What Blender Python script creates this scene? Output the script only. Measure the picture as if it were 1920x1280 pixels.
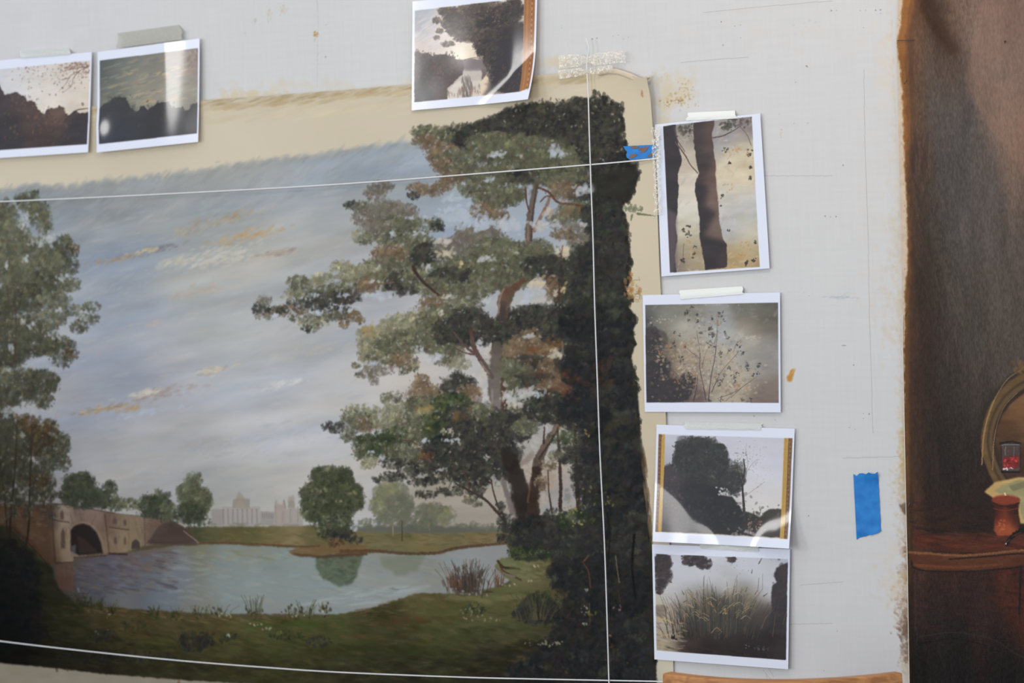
"""A painter's studio wall: an unfinished landscape canvas with taut strings, reference prints
taped round it, the edge of a dark still life and a chair back. Everything is built and painted here."""
import bpy, bmesh, math, random
import numpy as np
from mathutils import Vector, Matrix

scene = bpy.context.scene
for o in list(bpy.data.objects): bpy.data.objects.remove(o)

# ------------------------------------------------------------------ survey: photo measurements -> metres on the wall
FPX = 4533.33                       # 85 mm on a 36 mm sensor, in photo pixels
VPX, VPY, VVY = -7420.0, 156.0, 149000.0   # vanishing points of the taut strings
CAM = np.array([2.45, -3.97, 1.62])
_vx = -(FPX * FPX + VPY * VVY) / VPX
AX = -np.array([VPX, VPY, FPX]); AX /= np.linalg.norm(AX)
AD = np.array([_vx, VVY, FPX]); AD /= np.linalg.norm(AD)
AY = np.cross(AX, AD); AZ = -AD


def wall_xz(px, py, off=0.0):
    """photo pixel -> (x, z) in metres on the plane y = -off."""
    px = np.asarray(px, float); py = np.asarray(py, float)
    d = np.stack([px - 960, py - 640, np.full_like(px, FPX)], -1)
    t = (-CAM[1] - off) / (d @ AY)
    return CAM[0] + t * (d @ AX), CAM[2] + t * (d @ AZ)


def homography(src, dst):
    A = []
    for (x, y), (u, v) in zip(src, dst):
        A.append([x, y, 1, 0, 0, 0, -u * x, -u * y, -u]); A.append([0, 0, 0, x, y, 1, -v * x, -v * y, -v])
    _, _, V = np.linalg.svd(np.array(A, float))
    return V[-1].reshape(3, 3) / V[-1][-1]



# ------------------------------------------------------------------ camera
cam_data = bpy.data.cameras.new('camera'); cam = bpy.data.objects.new('camera', cam_data)
scene.collection.objects.link(cam); scene.camera = cam
cam_data.sensor_width = 36; cam_data.lens = 85
M = Matrix(((AX[0], -AX[1], -AX[2]), (AY[0], -AY[1], -AY[2]), (AZ[0], -AZ[1], -AZ[2])))
cam.matrix_world = Matrix.Translation(CAM.tolist()) @ M.to_4x4()
cam_data.clip_start = .05
_fx, _fz = wall_xz(1560, 560)
cam_data.dof.use_dof = True
cam_data.dof.focus_distance = float(np.dot(np.array([_fx, 0, _fz]) - CAM, np.array([AX[2], AY[2], AZ[2]])))
cam_data.dof.aperture_fstop = 4.5

# ------------------------------------------------------------------ light: soft north daylight, windows to the left
world = bpy.data.worlds.new('daylight'); scene.world = world; world.use_nodes = True
bg = world.node_tree.nodes['Background']; bg.inputs[0].default_value = (.905, .985, 1.11, 1); bg.inputs[1].default_value = .80


def window_light(loc, target, sx, sy, power, col):
    d = bpy.data.lights.new('window_daylight', 'AREA'); d.shape = 'RECTANGLE'; d.size = sx; d.size_y = sy; d.energy = power; d.color = col
    o = bpy.data.objects.new('window_daylight', d); scene.collection.objects.link(o); o.location = loc
    o.rotation_euler = (Vector(target) - Vector(loc)).to_track_quat('-Z', 'Y').to_euler()


window_light((-4.95, -6.3, 2.7), (0, 0, 1.6), 1.0, 2.1, 78, (1, .985, .96))
window_light((-.8, -6.5, 1.75), (0, 0, 1.6), 1.7, 2.1, 72, (1, .98, .95))
_l = bpy.data.lights.new('added_warm_fill', 'POINT'); _l.energy = 36; _l.color = (1, .82, .62); _l.shadow_soft_size = .18  # unseen fill, added to warm the top of the wall
_o = bpy.data.objects.new('added_warm_fill', _l); scene.collection.objects.link(_o); _o.location = (.9, -1.3, 3.2)
scene.view_settings.view_transform = 'Standard'; scene.view_settings.look = 'None'
scene.view_settings.exposure = 0.09; scene.view_settings.gamma = 1; scene.view_settings.use_curve_mapping = False


# ------------------------------------------------------------------ helpers
def link(o, parent=None):
    scene.collection.objects.link(o)
    if parent: o.parent = parent
    return o


def tag(o, label=None, cat=None, group=None, kind=None):
    for k, v in (('label', label), ('category', cat), ('group', group), ('kind', kind)):
        if v: o[k] = v
    return o


def mesh_obj(name, verts, faces, mat, parent=None, uvs=None, smooth=True, solid=0):
    if solid:                                            # a sheet: front, back and a rim with edges of its own
        n = len(verts); E = {}
        for f in faces:
            for a, b in zip(f, f[1:] + f[:1]): E[(a, b)] = 1
        rim = [(a, b) for a, b in E if (b, a) not in E]
        back = [np.asarray(v) + np.array([0, solid, 0]) for v in verts]
        V = list(verts) + back; F = list(faces) + [tuple(n + i for i in f[::-1]) for f in faces]
        U = None if uvs is None else list(map(tuple, uvs)) * 2
        for a, b in rim:
            m = len(V); V += [verts[a], verts[b], back[b], back[a]]; F.append((m, m + 3, m + 2, m + 1))
            if U is not None: U += [tuple(uvs[a]), tuple(uvs[b]), tuple(uvs[b]), tuple(uvs[a])]
        verts, faces, uvs = V, F, U
    me = bpy.data.meshes.new(name); me.from_pydata([tuple(map(float, v)) for v in verts], [], faces); me.update()
    if uvs is not None:
        l = me.uv_layers.new(name='UVMap'); vi = np.empty(len(me.loops), np.int32); me.loops.foreach_get('vertex_index', vi)
        l.data.foreach_set('uv', np.asarray(uvs, np.float32)[vi].ravel())
    me.materials.append(mat)
    if smooth: me.polygons.foreach_set('use_smooth', [True] * len(me.polygons))
    return link(bpy.data.objects.new(name, me), parent)


def grid_faces(nu, nv):
    return [(j * nu + i, j * nu + i + 1, (j + 1) * nu + i + 1, (j + 1) * nu + i) for j in range(nv - 1) for i in range(nu - 1)]


def box_bm(bm, size, loc, rot=None, bevel=.004):
    m = Matrix.Translation(loc) @ (rot.to_4x4() if rot else Matrix()) @ Matrix.Diagonal((*size, 1))
    r = bmesh.ops.create_cube(bm, size=1, matrix=m)
    if bevel:
        es = list({e for v in r['verts'] for e in v.link_edges})
        bmesh.ops.bevel(bm, geom=es, offset=bevel, segments=2, affect='EDGES', profile=.6)


def bm_obj(name, bm, mat, parent=None, smooth=False):
    bmesh.ops.recalc_face_normals(bm, faces=bm.faces)
    me = bpy.data.meshes.new(name); bm.to_mesh(me); bm.free(); me.materials.append(mat)
    if smooth: me.polygons.foreach_set('use_smooth', [True] * len(me.polygons))
    return link(bpy.data.objects.new(name, me), parent)


def tube(name, pts, r, mat, parent=None, seg=8):
    P = np.asarray(pts, float); V = []; n = len(P)
    for i in range(n):
        t = P[min(i + 1, n - 1)] - P[max(i - 1, 0)]; t /= np.linalg.norm(t)
        a = np.cross(t, [0, 1, 0.02]); a /= np.linalg.norm(a); b = np.cross(t, a)
        for k in range(seg):
            w = 2 * np.pi * k / seg; V.append(P[i] + r * (np.cos(w) * a + np.sin(w) * b))
    F = [(i * seg + k, i * seg + (k + 1) % seg, (i + 1) * seg + (k + 1) % seg, (i + 1) * seg + k) for i in range(n - 1) for k in range(seg)]
    F += [tuple(range(seg))[::-1], tuple((n - 1) * seg + k for k in range(seg))]
    return mesh_obj(name, V, F, mat, parent)


def lin(c):
    return tuple(((v / 255 + .055) / 1.055) ** 2.4 if v > 10 else v / 255 / 12.92 for v in c) + (1,)


class Mat:
    def __init__(s, name, col=(200, 200, 200), rough=.6, spec=.5):
        s.m = bpy.data.materials.new(name); s.m.use_nodes = True; s.t = s.m.node_tree; s.b = s.t.nodes['Principled BSDF']
        s.b.inputs['Base Color'].default_value = lin(col); s.b.inputs['Roughness'].default_value = rough; s.b.inputs['Specular IOR Level'].default_value = spec

    def node(s, typ, **kw):
        n = s.t.nodes.new(typ)
        for k, v in kw.items():
            if k in n.inputs: n.inputs[k].default_value = v
            else: setattr(n, k, v)
        return n

    def link(s, a, b): s.t.links.new(a, b)

    def noise_bump(s, scale=(1, 1, 1), nscale=400, strength=.2, dist=.001, detail=3, prev=None):
        tc = s.node('ShaderNodeTexCoord'); mp = s.node('ShaderNodeMapping'); mp.inputs['Scale'].default_value = scale
        nz = s.node('ShaderNodeTexNoise', Scale=nscale, Detail=detail); bp = s.node('ShaderNodeBump', Strength=strength, Distance=dist)
        s.link(tc.outputs['Object'], mp.inputs[0]); s.link(mp.outputs[0], nz.inputs['Vector']); s.link(nz.outputs['Fac'], bp.inputs['Height'])
        if prev: s.link(prev.outputs[0], bp.inputs['Normal'])
        s.link(bp.outputs[0], s.b.inputs['Normal'])
        return bp

    def paint(s, art, name, ext='EXTEND', sat=1.):
        """the painted colours of an Art, carried on the surface's own UVs"""
        a = np.ones((art.h, art.w, 4), np.float32); a[..., :3] = np.clip(art.a / 255, 0, 1)
        im = bpy.data.images.new(name, art.w, art.h); im.pixels.foreach_set(np.ascontiguousarray(a[::-1]).ravel()); im.update(); im.pack()
        n = s.node('ShaderNodeTexImage'); n.image = im; n.extension = ext
        s.link(n.outputs['Color'], s.b.inputs['Base Color'])
        return n


# ------------------------------------------------------------------ a small oil painter
F32 = np.float32
_LAT = np.random.RandomState(11).rand(256, 256).astype(F32)


def vnoise(X, Y):
    xi = np.floor(X).astype(np.int32); yi = np.floor(Y).astype(np.int32)
    fx = (X - xi).astype(F32); fy = (Y - yi).astype(F32)
    fx = fx * fx * (3 - 2 * fx); fy = fy * fy * (3 - 2 * fy)
    x0 = xi & 255; x1 = (xi + 1) & 255; y0 = yi & 255; y1 = (yi + 1) & 255
    a = _LAT[y0, x0]; b = _LAT[y0, x1]; c = _LAT[y1, x0]; d = _LAT[y1, x1]
    return (a + (b - a) * fx) * (1 - fy) + (c + (d - c) * fx) * fy


def fbm(X, Y, octv=4, seed=0):
    s = 0; amp = 1; tot = 0
    for o in range(octv):
        s = s + amp * vnoise(X * 2 ** o + 17.3 * (seed + 1) + 31.7 * o, Y * 2 ** o + 9.1 * (seed + 3) + 11.9 * o)
        tot += amp; amp *= .5
    return s / tot


def boxblur(m, r):
    r = int(r)
    if r < 1: return m
    for ax in (0, 1):
        for _ in range(2):
            p = np.pad(m, [(r + 1, r) if k == ax else (0, 0) for k in range(m.ndim)], mode='edge')
            c = np.cumsum(p, ax, dtype=np.float64)
            n = m.shape[ax]
            sl = lambda a, b: tuple(slice(a, b) if k == ax else slice(None) for k in range(m.ndim))
            m = ((c[sl(2 * r + 1, 2 * r + 1 + n)] - c[sl(0, n)]) / (2 * r + 1)).astype(F32)
    return m


def grade(c, gam, gain, sat=1.):
    """one overall pigment key for a finished picture"""
    a = np.clip(c.a / 215, 0, 1.15)
    a = a ** gam * 215 * np.array(gain, F32); g = a.mean(2, keepdims=True)
    c.a = (g + (a - g) * sat).astype(F32)


_SPR = {}


def sprite(r, asp, ang, var):
    k = (round(r * 2) if r < 6 else round(r / 1.5) * 3, round(asp * 4), int(ang / 15) % 12, var)
    s = _SPR.get(k)
    if s is None:
        r = max(k[0] / 2, .5); n = int(np.ceil(r)) + 2
        g = np.arange(-n, n + 1, dtype=F32)
        U, V = np.meshgrid(g, g)
        a = np.radians(k[2] * 15 + 7)
        u = (U * np.cos(a) + V * np.sin(a)) / r; v = (-U * np.sin(a) + V * np.cos(a)) / r * max(k[1] / 4, .25)
        nz = vnoise(u * 2.1 + var * 13.7 + 40, v * 2.1 + var * 7.7 + 40) - .5
        bris = .72 + .28 * vnoise(u * 1.2 + var * 5 + 90, v * 6 + var * 3 + 90)
        d = np.sqrt(u * u + v * v) + nz * .55
        e = max(.28, 1 / r)
        s = (np.clip((1 - d) / e + .35, 0, 1) * bris).astype(F32)[..., None]
        _SPR[k] = s
    return s


class Art:
    """A canvas painted with strokes. All coordinates are photo measurements, carried to the
    flat sheet by H (photo -> texel); the texels then live on the sheet itself."""

    def __init__(s, H, w, h, base, seed=1):
        s.H = H; s.w = w; s.h = h; s.rs = np.random.RandomState(seed)
        s.a = np.empty((h, w, 3), F32); s.a[:] = np.array(base, F32)
        s.body = 0; s.dn = 1.; s.sky = None
        c = np.linalg.inv(H) @ np.array([w / 2, h / 2, 1.]); c = c[:2] / c[2]
        p = s.pts([c, c + [8, 0], c + [0, 8]])
        s.k = np.sqrt(abs(np.cross(p[1] - p[0], p[2] - p[0]))) / 8

    def pts(s, P):
        P = np.asarray(P, float).reshape(-1, 2)
        q = np.c_[P, np.ones(len(P))] @ s.H.T
        return q[:, :2] / q[:, 2:]

    def grid(s):
        return np.meshgrid(np.arange(s.w, dtype=F32), np.arange(s.h, dtype=F32))

    def field(s, rows, sigma, ys=1.):
        """smooth colour field through (x, y, (r, g, b)[, sigma])"""
        P = s.pts([(r[0], r[1]) for r in rows]); C = np.array([r[2] for r in rows], float)
        S = np.array([(r[3] if len(r) > 3 else sigma) * s.k for r in rows])
        q = 8; gw = s.w // q + 2; gh = s.h // q + 2
        X, Y = np.meshgrid(np.arange(gw) * q, np.arange(gh) * q)
        num = np.zeros((gh, gw, 3)); den = np.zeros((gh, gw, 1)) + 1e-12
        for p, c, sg in zip(P, C, S):
            d2 = ((X - p[0]) ** 2 + ((Y - p[1]) * ys) ** 2) / (2 * sg * sg)
            wt = (np.exp(-d2) + 1e-5 / (1 + d2))[..., None]
            num += wt * c; den += wt
        g = (num / den).astype(F32)
        xs = np.arange(s.w) / q; ys = np.arange(s.h) / q
        x0 = xs.astype(int); y0 = ys.astype(int); fx = (xs - x0).astype(F32)[None, :, None]; fy = (ys - y0).astype(F32)[:, None, None]
        top = g[y0][:, x0] * (1 - fx) + g[y0][:, x0 + 1] * fx
        bot = g[y0 + 1][:, x0] * (1 - fx) + g[y0 + 1][:, x0 + 1] * fx
        return top * (1 - fy) + bot * fy

    def mask(s, poly, soft=1.5, rough=0, rscale=14, seed=0):
        """(slices, alpha) of a polygon with a ragged, soft edge"""
        P = s.pts(poly); k = s.k; m = int((soft * 3 + rough * 2) * k + 4)
        x0 = max(int(P[:, 0].min()) - m, 0); x1 = min(int(P[:, 0].max()) + m, s.w)
        y0 = max(int(P[:, 1].min()) - m, 0); y1 = min(int(P[:, 1].max()) + m, s.h)
        if x1 <= x0 or y1 <= y0: return None
        X, Y = np.meshgrid(np.arange(x0, x1, dtype=F32), np.arange(y0, y1, dtype=F32))
        if rough:
            f = 1 / (rscale * k)
            dx = (fbm(X * f, Y * f, 3, seed) - .5) * 2 * rough * k; dy = (fbm(X * f, Y * f, 3, seed + 7) - .5) * 2 * rough * k
            X = X + dx; Y = Y + dy
        ins = np.zeros(X.shape, bool)
        n = len(P)
        for i in range(n):
            ax, ay = P[i]; bx, by = P[(i + 1) % n]
            if ay == by: continue
            lo, hi = (ay, by) if ay < by else (by, ay)
            if not rough:
                r0 = max(int(np.ceil(lo)) - y0, 0); r1 = min(int(np.ceil(hi)) - y0, X.shape[0])
                if r1 <= r0: continue
                sl = slice(r0, r1)
            else:
                sl = slice(max(int(lo - y0 - 2 * rough * k - 2), 0), max(min(int(hi - y0 + 2 * rough * k + 3), X.shape[0]), 0))
            Ys = Y[sl]; c = (Ys >= lo) & (Ys < hi) & (X[sl] < ax + (Ys - ay) * (bx - ax) / (by - ay))
            ins[sl] ^= c
        a = ins.astype(F32)
        if soft: a = boxblur(a, max(soft * k * .6, 1))
        return (slice(y0, y1), slice(x0, x1)), a

    def fill(s, poly, col, alpha=1, soft=1.5, rough=0, rscale=14, seed=0, tex=0):
        m = s.mask(poly, soft, rough, rscale, seed)
        if m is None: return
        sl, a = m
        c = np.array(col, F32) if not (isinstance(col, np.ndarray) and col.ndim == 3) else col[sl]
        if tex:
            X, Y = np.meshgrid(np.arange(sl[1].start, sl[1].stop, dtype=F32), np.arange(sl[0].start, sl[0].stop, dtype=F32))
            c = c + ((fbm(X * .03 / s.k, Y * .09 / s.k, 4, seed + 5) - .5) * 2 * tex)[..., None]
        a = (a * alpha)[..., None]
        s.a[sl] += (c - s.a[sl]) * a

    def stamp(s, cx, cy, r, col, alpha=.8, asp=1., ang=0.):
        sp = sprite(r, asp, ang, s.rs.randint(3)); n = sp.shape[0] // 2
        x = int(round(cx)); y = int(round(cy))
        x0 = max(x - n, 0); x1 = min(x + n + 1, s.w); y0 = max(y - n, 0); y1 = min(y + n + 1, s.h)
        if x1 <= x0 or y1 <= y0: return
        m = sp[y0 - y + n:y1 - y + n, x0 - x + n:x1 - x + n] * alpha
        v = s.a[y0:y1, x0:x1]
        v += (col - v) * m

    def dabs(s, XY, R, cols, alpha=.8, asp=1.6, ang=0., spread=90):
        P = s.pts(XY); rs = s.rs; n = len(P)
        R = np.broadcast_to(np.asarray(R, float), (n,)) * s.k
        A = ang + (rs.rand(n) - .5) * 2 * spread
        al = np.broadcast_to(np.asarray(alpha, float), (n,))
        cols = np.asarray(cols, F32)
        if cols.ndim == 1: cols = np.repeat(cols[None], n, 0)
        for i in range(n):
            s.stamp(P[i, 0], P[i, 1], R[i], cols[i], al[i], asp, A[i] % 180)

    def tint(s, cols, n, w=None, jit=8):
        """n colours drawn from a palette with jitter"""
        C = np.asarray(cols, float).reshape(-1, 3)
        i = s.rs.choice(len(C), n, p=None if w is None else np.array(w, float) / np.sum(w))
        return C[i] + s.rs.randn(n, 1) * jit + s.rs.randn(n, 3) * jit * .35

    def inpoly(s, poly, n):
        P = np.asarray(poly, float); lo = P.min(0); hi = P.max(0); out = []; got = 0
        while got < n:
            q = lo + s.rs.rand(n * 2 + 8, 2) * (hi - lo)
            ins = np.zeros(len(q), bool)
            for i in range(len(P)):
                (ax, ay), (bx, by) = P[i], P[(i + 1) % len(P)]
                if ay == by: continue
                ins ^= (q[:, 1] >= min(ay, by)) & (q[:, 1] < max(ay, by)) & (q[:, 0] < ax + (q[:, 1] - ay) * (bx - ax) / (by - ay))
            out.append(q[ins]); got += ins.sum()
            if not ins.any() and len(out) > 20: break
        return np.concatenate(out)[:n]

    def cluster(s, x, y, rx, ry, pal, dens=1., light=.35, loose=1., rot=0, fine=1.):
        """a clump of foliage: dark body, mid dabs, edge leaves, lights to the upper left"""
        dark, mid, lite = [np.asarray(c, float).reshape(-1, 3) for c in pal]
        rs = s.rs; area = rx * ry * 3.14; cr, sr = np.cos(np.radians(rot)), np.sin(np.radians(rot))

        def put(rad, th):
            u = rx * rad * np.cos(th); v = ry * rad * np.sin(th)
            return np.stack([x + u * cr - v * sr, y + u * sr + v * cr], -1)
        if s.body:
            q = s.pts([(x, y)])[0]; s.stamp(q[0], q[1], ry * .95 * s.k, (dark.mean(0) * .7 + mid.mean(0) * .3), s.body, ry / rx if ry < rx else 1., rot) if ry >= rx else [s.stamp(q[0] + dx * s.k, q[1], ry * .95 * s.k, dark.mean(0) * .7 + mid.mean(0) * .3, s.body, 1., rot) for dx in np.linspace(-(rx - ry), rx - ry, max(int(rx / ry * 1.6), 2))]
        n = int(area / 48 * dens * s.dn) + 3; th = rs.rand(n) * 6.283; rad = np.sqrt(rs.rand(n)) * .84
        br = np.clip(min(rx, ry) * .36, 3, 13)
        s.dabs(put(rad, th), br * (.55 + .7 * rs.rand(n)), s.tint(np.r_[dark, dark, mid], n, jit=5), .6, 1.6, -18, 40)
        n = int(area / 46 * dens * s.dn) + 5; th = rs.rand(n) * 6.283; rad = np.sqrt(rs.rand(n)) * 1.0
        hi = -np.sin(th) * rad * .5 - np.cos(th) * rad * .25 + rs.randn(n) * .3
        c = np.where((hi > .5 - light)[:, None], s.tint(mid, n, jit=5), s.tint(dark, n, jit=5))
        s.dabs(put(rad, th), (2.6 + 4.6 * rs.rand(n)) * fine, c, .5, 2., -18, 60)
        m = max(int(area / 420 * dens * light * 2), 1)                      # lights gather in small sprays
        for _ in range(m):
            t0 = rs.rand() * 6.283; r0 = np.sqrt(rs.rand()) * .85
            if -np.sin(t0) * r0 * .8 - np.cos(t0) * r0 * .45 + rs.randn() * .3 < .1: continue
            q = put(np.array([r0]), np.array([t0])); k = 4 + rs.randint(6)
            col = s.tint(lite, 1, jit=6)
            s.dabs(q + rs.randn(k, 2) * [4.2, 2.6] * fine, (1.6 + 2.8 * rs.rand(k)) * fine, col + rs.randn(k, 1) * 4, .48, 1.8, -18, 60)
        n = int((rx + ry) * .62 * loose) + 2; th = rs.rand(n) * 6.283; rad = .84 + rs.rand(n) * .26 * loose
        s.dabs(put(rad, th), (1.4 + 2.2 * rs.rand(n)) * fine, s.tint(np.r_[dark, mid], n, jit=6), .66, 1.9, -10, 80)

        if s.sky is not None and loose:
            n = int(area / 34); th = rs.rand(n) * 6.283; rad = np.sqrt(rs.rand(n)) * .95        # broken colour
            s.dabs(put(rad, th), 1.8 + 3.4 * rs.rand(n), s.tint([(118, 96, 72), (104, 98, 96), (138, 134, 94), (72, 82, 66), (88, 74, 62), (96, 102, 80)], n, jit=6) * .5 + s.tint(np.r_[dark, mid], n, jit=4) * .5, .36, 1.8, -18, 60)
            n = int((rx + ry) * .3 * loose * (1 if mid.mean() > 80 else .45)); th = rs.rand(n) * 6.283; rad = .6 + .5 * rs.rand(n)
            q = put(rad, th); t = s.pts(q).astype(int); t[:, 0] = np.clip(t[:, 0], 0, s.w - 1); t[:, 1] = np.clip(t[:, 1], 0, s.h - 1)
            s.dabs(q, 1. + 2.2 * rs.rand(n), s.sky[t[:, 1], t[:, 0]] - 4, .5, 1.7, -10, 80)

    def line(s, P, w0, w1, col, alpha=.9, col2=None, wob=0.):
        """a tapering brush line through points (photo px)"""
        P = np.asarray(P, float)
        if len(P) > 2:                                   # Catmull-Rom
            Q = np.r_[2 * P[:1] - P[1:2], P, 2 * P[-1:] - P[-2:-1]]; out = []
            for i in range(1, len(Q) - 2):
                t = np.linspace(0, 1, 8, endpoint=False)[:, None]
                a, b, c, d = Q[i - 1], Q[i], Q[i + 1], Q[i + 2]
                out.append(.5 * (2 * b + (c - a) * t + (2 * a - 5 * b + 4 * c - d) * t ** 2 + (3 * b - a - 3 * c + d) * t ** 3))
            P = np.r_[np.concatenate(out), P[-1:]]
        L = np.r_[0, np.cumsum(np.hypot(*np.diff(P, axis=0).T))]
        n = max(int(L[-1] / max(min(w0, w1) * .35, .45)), 3)
        t = np.linspace(0, L[-1], n); q = np.stack([np.interp(t, L, P[:, 0]), np.interp(t, L, P[:, 1])], -1)
        if wob: q += (boxblur(s.rs.randn(n, 2).astype(F32)[:, :, None].repeat(1, 2).reshape(n, 2), 0)) * wob
        f = (t / L[-1])[:, None]
        c = np.array(col, float) * (1 - f) + np.array(col if col2 is None else col2, float) * f
        s.dabs(q, (w0 + (w1 - w0) * f[:, 0]) * .5, c + s.rs.randn(n, 1) * 4, alpha, 1.15, 0, 90)

    def streaks(s, poly, n, cols, L=(10, 30), asp=6, ang=-8, spread=5, alpha=.35, jit=6, w=None):
        q = s.inpoly(poly, n)
        s.dabs(q, L[0] / 2 + s.rs.rand(len(q)) * (L[1] - L[0]) / 2, s.tint(cols, len(q), w, jit), alpha, asp, ang, spread)
TAN = (212, 199, 174)


def sheet(x0, y0, x1, y1, ppm):
    """a texture over the wall rectangle spanned by wall points; returns (H, w, h)"""
    w = int((x1 - x0) * ppm); h = int((y1 - y0) * ppm)
    src = [(0, 0), (1900, 0), (1900, 1280), (0, 1280)]
    dst = []
    for p in src:
        x, z = wall_xz(*p); dst.append(((x - x0) * ppm, (y1 - z) * ppm))
    return homography(src, dst), w, h


# foliage palettes: dark, mid, light
P_DARK = ([(49, 49, 48), (43, 43, 44), (55, 52, 49)], [(63, 65, 55), (69, 67, 59)], [(84, 88, 68), (92, 90, 74)])
P_MID = ([(79, 80, 64), (90, 86, 69), (71, 70, 59)], [(113, 115, 87), (120, 115, 92), (105, 108, 84)], [(149, 151, 113), (157, 153, 116)])
P_LITE = ([(112, 113, 90), (123, 115, 95)], [(156, 154, 119), (163, 154, 124), (145, 146, 113)], [(204, 195, 151), (214, 201, 151), (195, 195, 162)])
P_BRN = ([(92, 77, 62), (101, 84, 66)], [(127, 107, 84), (140, 116, 88)], [(164, 140, 105), (153, 133, 105)])
P_MAUVE = ([(107, 99, 92), (101, 94, 84)], [(131, 122, 112), (122, 118, 101)], [(151, 142, 127), (140, 138, 112)])
P_GREEN = ([(48, 56, 40), (44, 50, 38)], [(70, 80, 50), (78, 84, 54)], [(110, 116, 70), (140, 130, 76)])
P_BLK = ([(38, 40, 40), (34, 36, 38), (44, 43, 42)], [(50, 50, 48), (54, 50, 49)], [(63, 66, 57), (73, 68, 57)])
SKYL = (180, 185, 188)


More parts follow.
